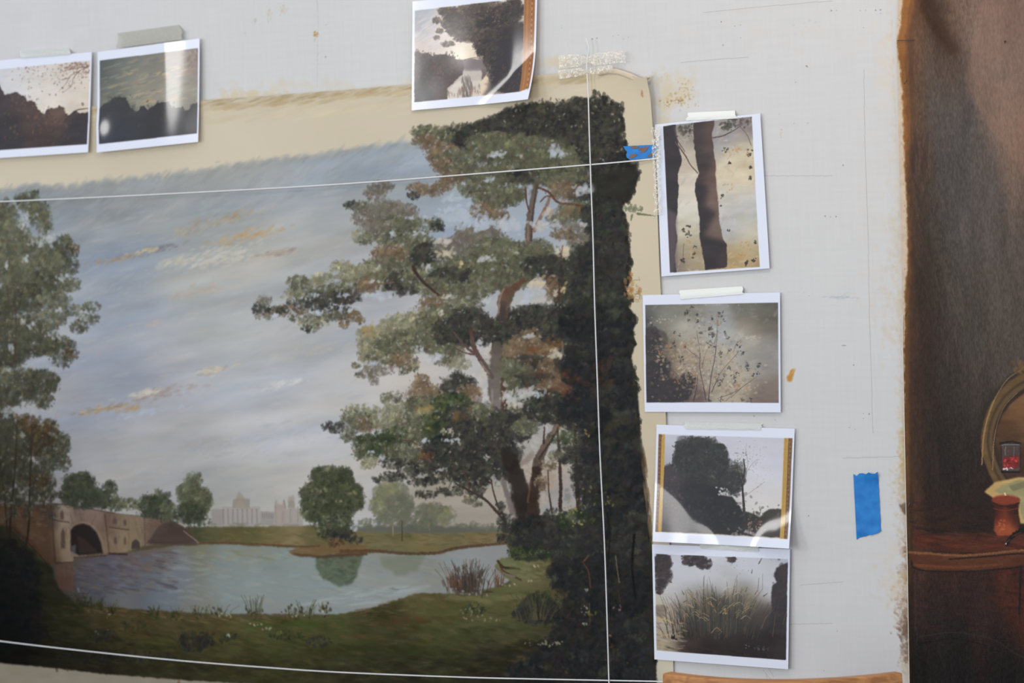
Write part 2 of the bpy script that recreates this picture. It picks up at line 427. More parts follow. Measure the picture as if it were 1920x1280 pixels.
def paint_landscape(x0, z0, x1, z1, ppm=1000):
    H, w, h = sheet(x0, z0, x1, z1, ppm)
    c = Art(H, w, h, TAN, 5)
    X, Y = c.grid(); k = c.k
    c.a += ((fbm(X * .004 / k, Y * .008 / k, 3, 2) - .5) * 12)[..., None]
    # a paler band of ground under the hem, brown size along the very top
    c.streaks([(-420, 225), (380, 205), (1030, 165), (1215, 160), (1215, 185), (380, 235), (-420, 260)], 260, [(222, 206, 172), (206, 190, 156)], (20, 70), 9, -5, 3, .25)
    c.streaks([(-420, 215), (378, 190), (560, 176), (775, 160), (1030, 140), (1150, 138), (1150, 148), (775, 178), (378, 207), (-420, 232)], 700, [(196, 176, 138), (184, 160, 118), (204, 188, 152)], (12, 46), 8, -5, 3, .4)
    c.streaks([(378, 188), (560, 176), (775, 158), (775, 166), (560, 186), (378, 198)], 160, [(208, 200, 184), (170, 146, 108)], (8, 30), 8, -5, 3, .35)
    # ---- sky
    sky = c.field([
        (-300, 420, (150, 154, 154)), (0, 400, (152, 155, 154)), (150, 370, (150, 152, 150)), (300, 350, (156, 159, 157)), (450, 330, (164, 167, 164)), (620, 300, (168, 172, 172)),
        (760, 285, (166, 172, 174)), (220, 430, (154, 157, 156)), (400, 400, (162, 164, 160)), (560, 380, (166, 169, 167)), (640, 370, (166, 168, 166)), (200, 500, (160, 164, 168)),
        (330, 490, (178, 176, 168)), (470, 470, (176, 173, 164)), (600, 450, (176, 175, 168)), (220, 560, (164, 169, 174)), (400, 570, (178, 178, 172)), (550, 560, (178, 177, 172)), (640, 480, (182, 178, 170)),
        (250, 640, (180, 178, 176)), (420, 650, (180, 180, 174)), (600, 650, (184, 181, 174)), (200, 710, (174, 176, 182)), (330, 740, (182, 178, 176)), (480, 720, (188, 186, 182)), (620, 740, (204, 199, 192)),
        (160, 790, (186, 184, 184)), (320, 820, (192, 187, 183)), (500, 830, (203, 199, 196)), (600, 860, (210, 205, 201)), (250, 900, (188, 182, 174)), (400, 900, (190, 184, 174)), (520, 890, (203, 198, 190)),
        (680, 900, (206, 199, 192)), (850, 950, (194, 180, 160)), (950, 960, (192, 176, 154)), (-200, 600, (172, 174, 174)), (-200, 850, (186, 182, 176)), (850, 680, (192, 187, 178)), (900, 380, (168, 174, 178)),
        (950, 560, (178, 180, 180)), (1000, 750, (186, 180, 170)), (1050, 650, (184, 178, 166)), (1050, 850, (180, 170, 158))], 55)
    sky = sky * np.array([.985, .995, 1.015], F32) - 2
    an = np.radians(8)
    U = X * np.cos(an) - Y * np.sin(an); V = X * np.sin(an) + Y * np.cos(an)
    st = fbm(U * .008 / k, V * .045 / k, 5, 3) - .5; st2 = fbm(U * .004 / k, V * .02 / k, 4, 9) - .5
    sky += st[..., None] * np.array([34, 32, 32], F32) + st2[..., None] * np.array([24, 12, -8], F32)
    skypoly = [(-430, 372), (-100, 362), (0, 358), (60, 346), (130, 348), (200, 338), (300, 330), (360, 322), (420, 312), (480, 302), (560, 292), (640, 284), (720, 270), (800, 262), (1000, 260), (1160, 300), (1160, 1000), (-430, 1020)]
    c.fill(skypoly, sky, 1, 6, 7, 9, 1)
    # ragged dry-brush upper edge
    n = 460; xs = c.rs.rand(n) * 1240 - 430; ys = np.interp(xs, [p[0] for p in skypoly[:14]], [p[1] for p in skypoly[:14]]) + c.rs.randn(n) * 4 + 4
    c.dabs(np.stack([xs, ys], -1), 5 + 9 * c.rs.rand(n), c.tint([(146, 148, 144), (158, 160, 156), (166, 166, 158)], n, None, 5), .32, 4, -26, 14)
    c.streaks([(-430, 385), (0, 372), (300, 345), (640, 300), (780, 275), (780, 340), (500, 380), (100, 420), (-430, 440)], 700, [(146, 150, 150), (158, 163, 166), (168, 170, 166), (174, 172, 170)], (14, 44), 5, -20, 10, .22)
    big = [(-430, 430), (200, 400), (780, 330), (700, 700), (640, 930), (120, 920), (-430, 900)]
    c.streaks(big, 1500, [(158, 168, 178), (192, 184, 172), (184, 172, 164), (176, 180, 178), (200, 196, 186), (170, 172, 174)], (12, 46), 6, -10, 7, .17)
    # warm and cream cloud touches
    for (x, y, lx, ly, cols, n, al) in [
            (425, 408, 62, 10, [(172, 146, 108), (150, 138, 122), (190, 168, 128)], 34, .34), (350, 432, 34, 8, [(196, 176, 138), (160, 150, 134)], 16, .3),
            (410, 480, 78, 16, [(206, 200, 182), (198, 188, 170), (212, 206, 190)], 70, .36), (330, 492, 36, 8, [(204, 198, 180), (190, 180, 160)], 26, .35), (468, 440, 52, 7, [(190, 156, 108), (182, 150, 112)], 26, .45),
            (420, 452, 40, 6, [(186, 164, 128)], 12, .3), (300, 466, 36, 6, [(120, 116, 122), (134, 124, 120)], 16, .42), (274, 470, 20, 3, [(206, 190, 150)], 8, .55), (222, 484, 40, 6, [(150, 130, 112), (180, 156, 124)], 22, .36),
            (520, 474, 44, 6, [(148, 136, 128), (188, 162, 130)], 20, .34), (375, 545, 52, 8, [(190, 164, 140), (184, 168, 152)], 20, .34), (250, 535, 80, 16, [(160, 170, 184), (170, 176, 184)], 30, .22),
            (288, 606, 30, 6, [(196, 178, 158)], 10, .25), (300, 738, 60, 9, [(166, 142, 130), (176, 158, 148)], 40, .4), (272, 736, 30, 5, [(212, 200, 176), (220, 212, 196)], 16, .6), (200, 765, 48, 5, [(190, 154, 110), (160, 140, 124), (200, 178, 140)], 30, .5),
            (250, 764, 20, 4, [(196, 160, 112)], 8, .5), (400, 693, 30, 6, [(206, 186, 148), (168, 152, 140), (212, 202, 178)], 16, .5), (540, 717, 30, 5, [(216, 214, 208), (208, 206, 200)], 14, .5), (270, 772, 60, 6, [(198, 202, 210), (186, 194, 204)], 22, .34),
            (350, 735, 40, 8, [(190, 188, 194)], 16, .3), (180, 660, 60, 10, [(186, 174, 166)], 16, .22), (600, 655, 60, 8, [(200, 186, 170)], 20, .26), (450, 830, 140, 26, [(204, 198, 190), (190, 178, 168), (188, 190, 196)], 80, .2), (340, 880, 160, 20, [(200, 190, 176), (182, 184, 190)], 60, .2)]:
        n *= 3; q = np.stack([x + c.rs.randn(n) * lx * .55, y + c.rs.randn(n) * ly * .6], -1); q[:, 1] -= (q[:, 0] - x) * .18
        c.dabs(q, 2.5 + 7 * c.rs.rand(n), c.tint(cols, n, None, 6), al * .8, 3.4, -14, 12)
    # a dull ground under land and water
    c.fill([(-430, 990), (380, 1010), (960, 1010), (1240, 960), (1240, 1296), (800, 1292), (560, 1284), (370, 1276), (235, 1267), (134, 1257), (0, 1242), (-430, 1216)], (92, 84, 60), 1, 2, 3, 10, 4, 10)
    skyref = c.a.copy()
    # ---- far shore
    c.fill([(670, 985), (770, 982), (960, 988), (960, 1002), (670, 1002)], (98, 98, 86), .85, 3, 4, 8, 3)
    c.fill([(395, 1000), (398, 956), (420, 944), (555, 945), (580, 930), (580, 1000)], (172, 162, 152), .0, 2)
    # the palace
    S1, S2, S3 = (170, 160, 154), (158, 148, 144), (190, 182, 172)
    for q_, col in [([(398, 952), (422, 952), (422, 984), (398, 984)], S2), ([(418, 949), (490, 949), (490, 983), (418, 983)], S1), ([(490, 957), (516, 958), (516, 984), (490, 984)], S2),
                    ([(438, 934), (470, 933), (470, 952), (438, 952)], (152, 140, 134)), ([(442, 936), (450, 920), (461, 932), (461, 938)], (168, 152, 134)), ([(440, 950), (453, 936), (464, 950)], (176, 164, 142)),
                    ([(516, 944), (519, 934), (522, 944), (531, 944), (534, 933), (537, 944), (537, 984), (516, 984)], (172, 154, 142)), ([(536, 954), (541, 952), (542, 929), (553, 928), (555, 952), (568, 952), (570, 986), (536, 986)], (170, 158, 148)), ([(541, 938), (553, 937), (553, 950), (541, 950)], (162, 152, 144))]:
        c.fill(q_, col, .7, 1.4, 1.2, 5, 2)
    for i in range(16):
        x = 420 + i * 4.5
        c.line([(x, 954), (x + .5, 981)], 2, 1.6, S3 if i % 2 else (126, 116, 118), .55)
    for i in range(6): c.line([(494 + i * 4, 961), (494 + i * 4, 970)], 1.8, 1.5, (122, 114, 116), .55)
    for i in range(8): c.line([(518 + i * 7, 948 + (i % 3) * 6), (518 + i * 7, 978)], 2, 1.5, S3 if i % 2 else (136, 126, 124), .4)
    c.line([(398, 953), (490, 950)], 1.6, 1.6, (190, 178, 164), .6); c.line([(516, 942), (516, 983)], 1.8, 1.5, (196, 182, 168), .6); c.line([(534, 936), (537, 952)], 1.6, 1.4, (128, 116, 114), .6)
    c.streaks([(395, 980), (580, 982), (580, 990), (395, 990)], 40, [(158, 148, 132), (130, 126, 108)], (10, 26), 6, 0, 4, .4)
    # meadows beyond the water
    ban = c.field([(370, 990, (84, 82, 62)), (420, 996, (92, 94, 66)), (470, 1000, (98, 96, 64)), (430, 1010, (112, 92, 58)), (500, 1004, (130, 112, 76)), (540, 1012, (146, 126, 92)), (600, 1008, (112, 104, 72)), (520, 992, (116, 110, 76)), (640, 1010, (118, 104, 74)),
                   (700, 1005, (128, 116, 82)), (760, 1008, (124, 116, 80)), (800, 1016, (140, 124, 84)), (860, 1008, (134, 120, 84)), (930, 1008, (134, 116, 82)), (720, 1022, (118, 112, 80)), (1000, 1000, (96, 90, 66)), (850, 1000, (122, 114, 84))], 18)
    c.fill([(350, 986), (470, 986), (580, 984), (680, 996), (800, 998), (960, 996), (960, 1016), (880, 1024), (840, 1034), (740, 1034), (640, 1034), (590, 1024), (470, 1020), (380, 1016), (340, 1010)], ban, 1, 2, 2, 10, 4, 12)
    c.streaks([(370, 992), (960, 1000), (950, 1016), (700, 1028), (560, 1018), (380, 1012)], 240, [(104, 100, 66), (148, 128, 88), (86, 84, 58), (134, 108, 72)], (8, 26), 7, 2, 4, .35)
    # ---- water
    wat = c.field([(150, 1050, (112, 98, 96)), (200, 1070, (104, 100, 114)), (250, 1050, (118, 102, 98)), (180, 1100, (104, 110, 124)), (300, 1040, (122, 108, 98)), (330, 1075, (134, 142, 154)), (260, 1095, (112, 114, 128)), (300, 1110, (130, 142, 154)), (230, 1118, (136, 138, 136)),
                   (380, 1028, (136, 134, 112)), (420, 1050, (148, 160, 158)), (470, 1030, (150, 152, 140)), (480, 1080, (154, 168, 168)), (560, 1060, (152, 164, 162)), (430, 1110, (150, 160, 162)), (560, 1110, (158, 170, 168)), (520, 1040, (146, 156, 150)), (640, 1120, (160, 170, 168)), (700, 1060, (158, 160, 150)),
                   (760, 1100, (172, 176, 172)), (800, 1050, (160, 160, 150)), (860, 1040, (168, 170, 168)), (930, 1035, (158, 158, 154)), (900, 1070, (166, 168, 166)), (690, 1090, (168, 174, 170)), (730, 1125, (172, 174, 168)), (380, 1140, (148, 148, 138)), (520, 1140, (158, 164, 160)), (120, 1080, (96, 92, 86)), (100, 1110, (86, 80, 68))], 24)
    wp = [(90, 1060), (140, 1048), (210, 1038), (330, 1022), (420, 1018), (560, 1026), (640, 1034), (760, 1035), (840, 1033), (880, 1024), (950, 1018), (960, 1040), (930, 1062), (960, 1085), (900, 1115), (790, 1110), (720, 1135), (640, 1150), (400, 1150), (180, 1135), (90, 1120)]
    g = wat.mean(2, keepdims=True); wat = wat * .8 + (g + np.array([2, 0, -6], F32)) * .2 - 3
    c.fill(wp, wat, 1, 2.5, 2, 10, 5)
    c.streaks([(110, 1062), (330, 1030), (330, 1110), (120, 1115)], 330, [(92, 82, 92), (120, 104, 96), (110, 118, 138), (138, 120, 102), (84, 76, 80), (128, 136, 150)], (8, 30), 6, 4, 5, .42)
    c.streaks([(330, 1030), (560, 1040), (900, 1040), (780, 1100), (640, 1140), (300, 1130)], 420, [(150, 166, 170), (164, 172, 168), (168, 160, 144), (136, 150, 158), (176, 182, 180), (158, 166, 158)], (10, 40), 7, 3, 4, .3)
    c.streaks([(370, 1026), (560, 1032), (540, 1048), (370, 1044)], 60, [(154, 150, 112), (138, 136, 104), (148, 168, 176)], (8, 26), 6, 2, 4, .45)
    c.streaks([(640, 1110), (760, 1090), (800, 1100), (700, 1130), (560, 1135)], 60, [(186, 192, 190), (178, 186, 186)], (14, 44), 8, -4, 3, .4)
    # reflections
    c.fill([(592, 1036), (682, 1036), (678, 1060), (664, 1092), (640, 1098), (606, 1084), (592, 1062)], (94, 104, 84), .82, 3, 4, 10, 3, 10)
    c.streaks([(592, 1040), (680, 1040), (664, 1092), (606, 1084)], 80, [(84, 94, 72), (112, 118, 92), (72, 80, 64)], (6, 18), 3, 0, 30, .4)
    c.fill([(714, 1040), (800, 1038), (782, 1068), (750, 1080), (716, 1056)], (132, 136, 114), .62, 4, 4, 10, 6)
    c.fill([(104, 1054), (139, 1052), (140, 1106), (108, 1104)], (120, 88, 72), .75, 3, 3, 8, 3, 14)
    c.streaks([(106, 1056), (138, 1056), (138, 1104), (108, 1102)], 36, [(138, 98, 76), (98, 76, 72), (112, 84, 70)], (6, 14), 3, 80, 18, .4)
    # island
    c.fill([(542, 1032), (566, 1024), (600, 1020), (690, 1020), (690, 1038), (640, 1036), (600, 1042), (560, 1040)], (126, 102, 70), .95, 1.5, 2, 9, 2, 14)
    c.fill([(544, 1035), (600, 1040), (640, 1036), (690, 1034), (690, 1040), (600, 1045), (556, 1041)], (88, 62, 46), .8, 1.5, 1.5, 8, 3)
    c.line([(640, 1032), (700, 1031), (760, 1036), (820, 1035), (846, 1028), (880, 1023), (950, 1017)], 6, 5, (96, 72, 54), .75)
    c.line([(372, 1016), (470, 1018), (560, 1023), (600, 1022)], 4, 4, (104, 76, 54), .7)
    # ---- bridge
    br = c.field([(30, 980, (116, 92, 72)), (70, 990, (120, 92, 70)), (95, 960, (92, 74, 62)), (95, 1030, (108, 82, 62)), (122, 960, (176, 156, 134)), (122, 1020, (172, 150, 124)), (150, 965, (134, 112, 100)), (180, 970, (142, 118, 104)), (196, 1010, (138, 116, 94)), (208, 980, (112, 88, 74)), (225, 985, (136, 118, 96)), (240, 1000, (152, 132, 102)), (258, 985, (142, 124, 100)), (290, 985, (120, 98, 84)), (310, 1000, (94, 78, 70))], 12)
    c.fill([(-430, 930), (0, 942), (84, 944), (100, 942), (133, 946), (200, 958), (242, 964), (322, 972), (345, 985), (376, 1018), (272, 1022), (236, 1034), (140, 1046), (138, 1054), (104, 1056), (60, 1020), (-430, 1010)], br, 1, 1.2, 1, 7, 1, 12)
    bs = [(150, 126, 104), (104, 80, 64), (128, 102, 84), (164, 140, 112), (92, 72, 60)]
    c.streaks([(0, 950), (90, 952), (320, 980), (320, 1012), (140, 1040), (60, 1012)], 330, bs, (4, 14), 3, 80, 30, .22)
    c.streaks([(0, 950), (90, 952), (90, 1020), (0, 990)], 90, [(140, 104, 76), (98, 74, 58), (150, 128, 104)], (5, 16), 3, 10, 15, .35)
    c.fill([(134, 1030), (134, 992), (142, 984), (156, 980), (170, 984), (182, 996), (190, 1014), (195, 1036), (150, 1040), (134, 1032)], (42, 36, 34), .96, 1.2)          # great arch
    c.fill([(146, 1002), (160, 1010), (186, 1034), (150, 1036)], (66, 54, 48), .8, 2, 1); c.fill([(135, 1022), (144, 1020), (143, 1040), (135, 1042)], (128, 126, 132), .6, 2)
    c.line([(134, 990), (142, 982), (156, 978), (172, 982), (184, 994), (193, 1012), (199, 1036)], 3.4, 3.4, (158, 134, 112), .7)
    c.fill([(247, 1028), (249, 1014), (256, 1009), (263, 1014), (265, 1027)], (70, 60, 58), .9, 1)
    c.line([(247, 1026), (249, 1013), (256, 1008), (264, 1013), (266, 1026)], 1.5, 1.5, (160, 136, 110), .6)
    for (x, y, r, t) in [(118, 964, 3.2, 9), (120, 1007, 4, 20), (217, 975, 4, 6), (236, 978, 3, 6), (218, 1011, 3, 7), (236, 1012, 2, 8)]:
        c.fill([(x - r, y + t), (x - r, y - t * .5), (x, y - t), (x + r, y - t * .5), (x + r, y + t)], (92, 74, 66), .8, 1.2)
    c.line([(104, 974), (132, 978)], 2.4, 2.4, (74, 58, 50), .8); c.line([(206, 987), (243, 992)], 3, 3, (92, 72, 60), .8); c.line([(206, 990), (243, 995)], 1.4, 1.4, (160, 138, 108), .6)
    c.line([(98, 944), (105, 1052)], 3, 3, (84, 64, 54), .7); c.line([(106, 946), (109, 1050)], 1.6, 1.6, (160, 138, 114), .5); c.line([(198, 962), (206, 1034)], 4, 3, (92, 70, 58), .6); c.line([(243, 968), (243, 1032)], 1.6, 1.6, (108, 88, 72), .5); c.line([(272, 970), (274, 1022)], 3, 3, (104, 88, 78), .7)
    c.line([(84, 942), (133, 946), (200, 958), (242, 964), (322, 973)], 2.2, 1.8, (84, 70, 60), .75); c.line([(0, 950), (84, 956)], 1.6, 1.6, (88, 70, 58), .6)
    c.line([(150, 950), (154, 976)], 1.4, 1.4, (98, 78, 66), .6); c.line([(181, 966), (172, 984)], 1.6, 1.6, (104, 82, 68), .6); c.line([(133, 960), (138, 980)], 1.6, 1.4, (100, 80, 68), .6)
    c.fill([(276, 1018), (300, 984), (322, 975), (350, 990), (374, 1018)], (78, 64, 58), .85, 2, 2, 8, 2, 12); c.line([(346, 994), (374, 1016)], 2.4, 2, (150, 128, 108), .8)
    c.line([(206, 1036), (240, 1038)], 5, 5, (62, 48, 44), .8); c.line([(106, 1054), (138, 1053)], 3, 3, (70, 54, 46), .8); c.line([(140, 1044), (200, 1040)], 4, 4, (80, 62, 56), .7)
    c.line([(24, 982), (62, 1018), (98, 1056)], 6, 8, (112, 78, 56), .85); c.line([(24, 986), (60, 1022), (94, 1060)], 3, 3, (66, 50, 40), .7)
    c.fill([(-430, 1000), (20, 985), (60, 1026), (92, 1064), (60, 1080), (-430, 1090)], (62, 62, 44), .92, 2.5, 3, 10, 5, 10)
    # trees behind the bridge
    G1 = ([(62, 66, 54), (56, 60, 48)], [(80, 86, 64), (86, 88, 68)], [(112, 112, 80), (122, 118, 84)])
    G2 = ([(84, 86, 66), (78, 80, 60)], [(108, 110, 80), (118, 116, 86)], [(148, 142, 100), (150, 148, 116)])
    for a in [(128, 926, 18, 22, G1), (150, 930, 34, 24, G1), (186, 934, 30, 20, G1), (212, 944, 26, 14, G1), (300, 962, 40, 12, G1), (336, 968, 26, 12, G1), (150, 908, 34, 24, G1), (160, 900, 20, 18, G1), (134, 930, 20, 18, G1), (172, 930, 22, 22, G1), (206, 925, 18, 26, G1), (222, 940, 12, 14, G2), (243, 944, 16, 12, G2), (258, 946, 10, 9, G2), (284, 945, 22, 22, G1), (302, 938, 22, 22, G1), (292, 958, 30, 12, G1), (316, 955, 14, 20, G2),
              (366, 900, 16, 16, G2), (358, 925, 26, 28, G2), (372, 940, 28, 28, G2), (360, 960, 30, 22, G1), (384, 930, 14, 18, G2), (372, 975, 24, 10, G1)]:
        c.cluster(*a, dens=1.2, light=.4, fine=.75)
    c.line([(352, 960), (356, 992)], 2.5, 2, (70, 60, 48), .7); c.line([(304, 962), (304, 978)], 2.5, 2, (66, 56, 46), .7)
    # pale trees on the far bank
    D1 = ([(128, 130, 104), (122, 122, 100)], [(144, 142, 108), (150, 144, 110)], [(170, 162, 118), (166, 154, 110)])
    D2 = ([(112, 114, 96), (118, 116, 100)], [(130, 130, 106), (126, 124, 104)], [(148, 146, 118), (150, 138, 110)])
    for a in [(735, 925, 34, 26, D1), (718, 945, 24, 24, D1), (752, 945, 26, 24, D2), (738, 968, 36, 20, D2), (810, 962, 34, 22, D2), (836, 966, 22, 18, D1), (790, 976, 24, 14, D2), (690, 980, 18, 9, D2), (880, 984, 26, 6, D2), (925, 986, 20, 6, D2)]:
        c.cluster(*a, dens=1.1, light=.35, fine=.8, loose=.6)
    c.line([(738, 985), (738, 1002)], 2.4, 2.4, (170, 158, 126), .7); c.line([(755, 975), (755, 1012)], 2.5, 3, (84, 74, 58), .7); c.line([(805, 978), (806, 994)], 2, 2, (140, 128, 104), .6)
    # centre tree
    CT = ([(64, 68, 52), (72, 74, 56), (56, 60, 48)], [(92, 96, 70), (100, 100, 76), (88, 92, 68)], [(136, 138, 104), (146, 142, 104), (130, 134, 108)])
    for a in [(622, 900, 44, 28, CT), (606, 888, 22, 16, CT), (640, 888, 22, 16, CT), (596, 930, 34, 28, CT), (650, 930, 34, 30, CT), (668, 945, 14, 18, CT), (620, 955, 46, 30, CT), (590, 958, 26, 20, CT), (626, 985, 40, 22, CT), (640, 1002, 28, 12, P_DARK)]:
        c.cluster(*a, dens=1.2, light=.45, fine=.85)
    c.cluster(616, 1000, 18, 8, P_DARK, dens=1.2, light=.1); c.cluster(630, 1016, 16, 6, ([(80, 58, 44)], [(112, 80, 56)], [(140, 106, 72)]), light=.3); c.cluster(668, 1010, 12, 8, P_DARK, light=.1)
    c.streaks([(600, 970), (640, 955), (650, 985), (610, 990)], 30, [(158, 160, 140), (140, 148, 130)], (4, 9), 2, 20, 50, .35)
    # ---- left tree
    L1 = ([(82, 84, 69), (75, 75, 64), (91, 89, 71)], [(111, 114, 87), (118, 116, 91), (125, 116, 89)], [(145, 147, 109), (154, 149, 114), (140, 145, 120)])
    L2 = ([(65, 68, 57), (59, 59, 50), (74, 70, 57)], [(90, 92, 70), (98, 94, 72)], [(125, 125, 92), (131, 120, 87)])
    LR = ([(66, 58, 44), (58, 52, 42)], [(102, 84, 56), (112, 84, 54)], [(142, 112, 66), (126, 116, 76)])
    c.sky = skyref
    for x in (-330, -230, -130):
        for y in (420, 500, 580, 660, 740, 820, 900): c.cluster(x + c.rs.randn() * 12, y + c.rs.randn() * 14, 70, 52, L1 if c.rs.rand() < .5 else L2, dens=.7)
    for a in [(-40, 420, 60, 50, L1), (10, 400, 26, 26, L1), (56, 378, 22, 20, L1), (74, 400, 24, 24, L1), (86, 420, 16, 20, L1), (40, 372, 12, 10, L2), (66, 362, 8, 7, L2), (20, 440, 40, 30, L1), (60, 470, 40, 26, L1), (-30, 490, 70, 50, L1), (120, 468, 22, 28, L2), (140, 470, 10, 14, LR), (96, 500, 32, 30, L1), (136, 500, 16, 16, L2), (40, 510, 44, 34, L1),
              (92, 530, 38, 24, L2), (132, 532, 22, 16, L1), (40, 560, 50, 30, L2), (-30, 580, 60, 50, L2), (100, 562, 36, 20, L1), (132, 580, 34, 12, L1), (174, 574, 16, 10, L1), (168, 598, 20, 12, L1), (150, 612, 18, 13, L2), (90, 600, 40, 20, L1), (40, 620, 50, 30, L2), (70, 640, 50, 26, L2), (112, 650, 34, 20, L2), (134, 664, 14, 12, LR), (116, 676, 22, 12, L2), (20, 660, 44, 30, L2), (-30, 670, 60, 50, L2),
              (30, 710, 50, 26, L1), (70, 716, 40, 26, L2), (98, 716, 18, 20, L2), (86, 750, 18, 16, L2), (30, 740, 50, 22, L2), (40, 800, 60, 26, LR), (92, 808, 22, 24, LR), (112, 830, 22, 24, L2), (60, 830, 50, 28, LR), (20, 840, 40, 36, L2), (100, 858, 30, 22, L2), (124, 868, 12, 14, L2), (30, 880, 46, 26, L2), (70, 895, 34, 22, L2), (-30, 800, 60, 70, L2), (-30, 900, 60, 50, L2)]:
        c.cluster(*a, dens=1.05, light=.34, fine=.9)
    c.cluster(80, 906, 24, 18, LR, light=.3); c.cluster(40, 930, 40, 20, L2, light=.3); c.cluster(90, 926, 16, 14, L2, light=.3)
    for (x, y, rx, ry) in [(50, 412, 12, 22), (72, 455, 20, 9), (98, 445, 12, 14), (50, 484, 10, 9), (112, 522, 14, 4), (128, 514, 5, 5), (45, 600, 7, 6), (62, 610, 7, 8), (104, 626, 12, 10), (22, 650, 7, 10), (62, 686, 26, 7), (100, 690, 10, 6), (15, 692, 10, 5), (30, 770, 40, 7), (70, 772, 16, 6), (14, 498, 6, 8), (78, 792, 5, 5), (116, 580, 8, 7), (160, 588, 12, 6), (45, 814, 5, 5), (14, 780, 8, 5), (100, 770, 12, 8), (46, 918, 12, 8), (100, 902, 8, 10), (24, 920, 7, 6)]:
        n = int(rx * ry / 9) + 3
        c.dabs(np.stack([x + c.rs.randn(n) * rx * .45, y + c.rs.randn(n) * ry * .45], -1), 2.2 + 2.4 * c.rs.rand(n), c.tint([(182, 184, 184), (176, 180, 182), (188, 184, 176)], n, None, 5), .62, 1.6, 0, 80)
    for P_, w_ in [([(30, 548), (32, 620), (26, 690)], 2.5), ([(16, 536), (18, 580)], 2), ([(32, 640), (28, 720)], 2.5), ([(20, 1022), (22, 960), (30, 880), (34, 800)], 6), ([(50, 1030), (56, 980), (57, 930), (60, 860), (62, 800)], 6), ([(16, 1000), (10, 930), (0, 860)], 4), ([(88, 900), (84, 950), (80, 870)], 2.5)]:
        c.line(P_, w_, w_ * .5, (78, 62, 50) if w_ < 3 else (62, 48, 40), .8)
    for i in range(22):
        x = 10 + c.rs.rand() * 110; y = 900 + c.rs.rand() * 70
        c.cluster(x, y, 5 + 6 * c.rs.rand(), 4 + 4 * c.rs.rand(), L2, light=.3, fine=.8)
    c.fill([(-430, 1060), (40, 1040), (96, 1056), (112, 1100), (150, 1136), (-430, 1140)], (54, 54, 38), .95, 3, 5, 12, 6, 14)
    c.sky = None
    # ---- near meadow
    gr = c.field([(-200, 1150, (44, 40, 32)), (20, 1100, (40, 37, 29)), (60, 1150, (40, 38, 28)), (20, 1210, (38, 34, 27)), (110, 1130, (56, 58, 36)), (130, 1180, (70, 70, 42)), (120, 1215, (52, 46, 32)), (220, 1150, (92, 82, 54)), (250, 1175, (84, 78, 46)), (270, 1215, (62, 60, 36)), (340, 1150, (98, 88, 58)), (400, 1170, (98, 84, 54)), (380, 1210, (64, 62, 38)), (330, 1250, (60, 58, 38)), (480, 1160, (88, 90, 52)), (520, 1200, (72, 76, 42)), (470, 1240, (62, 60, 38)), (620, 1170, (88, 90, 52)), (620, 1215, (70, 72, 42)), (600, 1255, (68, 64, 40)), (720, 1165, (70, 66, 44)), (700, 1200, (68, 72, 42)),
                  (800, 1120, (106, 100, 62)), (880, 1110, (108, 102, 66)), (960, 1075, (116, 118, 80)), (1010, 1080, (112, 104, 70)), (840, 1160, (90, 92, 56)), (940, 1140, (98, 100, 62)), (820, 1210, (72, 74, 42)), (960, 1190, (74, 70, 46)), (1050, 1130, (88, 88, 54)), (1050, 1090, (88, 72, 54)), (900, 1250, (50, 46, 35)), (760, 1265, (48, 44, 34)), (1050, 1210, (52, 48, 36)), (1100, 1150, (48, 42, 34)), (1180, 1150, (42, 38, 33)), (1150, 1250, (34, 34, 33)), (1000, 1260, (36, 35, 30)), (650, 1280, (52, 48, 34)), (200, 1250, (50, 46, 32))], 34)
    mp = [(-430, 1080), (0, 1070), (60, 1090), (90, 1118), (170, 1132), (280, 1146), (400, 1156), (520, 1156), (620, 1152), (690, 1142), (740, 1124), (780, 1112), (880, 1112), (960, 1092), (930, 1060), (940, 1046), (1000, 1034), (1240, 1034), (1240, 1296), (800, 1292), (560, 1284), (370, 1276), (235, 1267), (134, 1257), (0, 1242), (-430, 1216)]
    c.fill(mp, gr, 1, 2, 3, 10, 4, 16)
    c.streaks(mp[2:10] + [(1050, 1100), (1050, 1270), (560, 1276), (235, 1256), (60, 1230)], 1700, [(98, 98, 54), (76, 80, 42), (112, 92, 58), (60, 56, 36), (88, 92, 50), (120, 104, 66)], (8, 30), 6, 3, 8, .24)
    c.streaks([(140, 1136), (400, 1152), (620, 1150), (620, 1164), (400, 1168), (140, 1150)], 130, [(140, 122, 90), (124, 98, 68), (104, 84, 60)], (8, 26), 6, 3, 5, .42)
    c.streaks([(640, 1148), (780, 1112), (860, 1114), (820, 1130), (700, 1160)], 90, [(130, 112, 76), (104, 84, 58), (88, 70, 50)], (6, 20), 5, -8, 6, .4)
    c.streaks([(150, 1170), (600, 1180), (640, 1200), (300, 1210)], 130, [(122, 92, 58), (106, 104, 58)], (8, 30), 6, 4, 6, .26)
    for (x, y, rx, ry, col, n, al) in [(430, 1205, 160, 22, (84, 88, 46), 60, .3), (300, 1250, 200, 12, (48, 44, 32), 60, .34), (640, 1250, 260, 18, (50, 48, 32), 80, .3), (600, 1195, 120, 16, (80, 86, 46), 40, .26), (760, 1165, 90, 14, (92, 66, 44), 36, .26), (250, 1170, 60, 10, (104, 80, 54), 24, .3), (840, 1240, 120, 22, (44, 42, 34), 60, .34), (760, 1220, 90, 10, (60, 66, 38), 30, .3), (160, 1220, 120, 24, (40, 38, 28), 60, .32), (560, 1168, 90, 8, (70, 88, 44), 30, .3), (930, 1180, 110, 12, (58, 64, 38), 36, .3), (900, 1120, 80, 8, (128, 122, 82), 26, .3), (690, 1190, 60, 6, (96, 80, 52), 16, .3), (1000, 1220, 100, 24, (46, 42, 32), 50, .4)]:
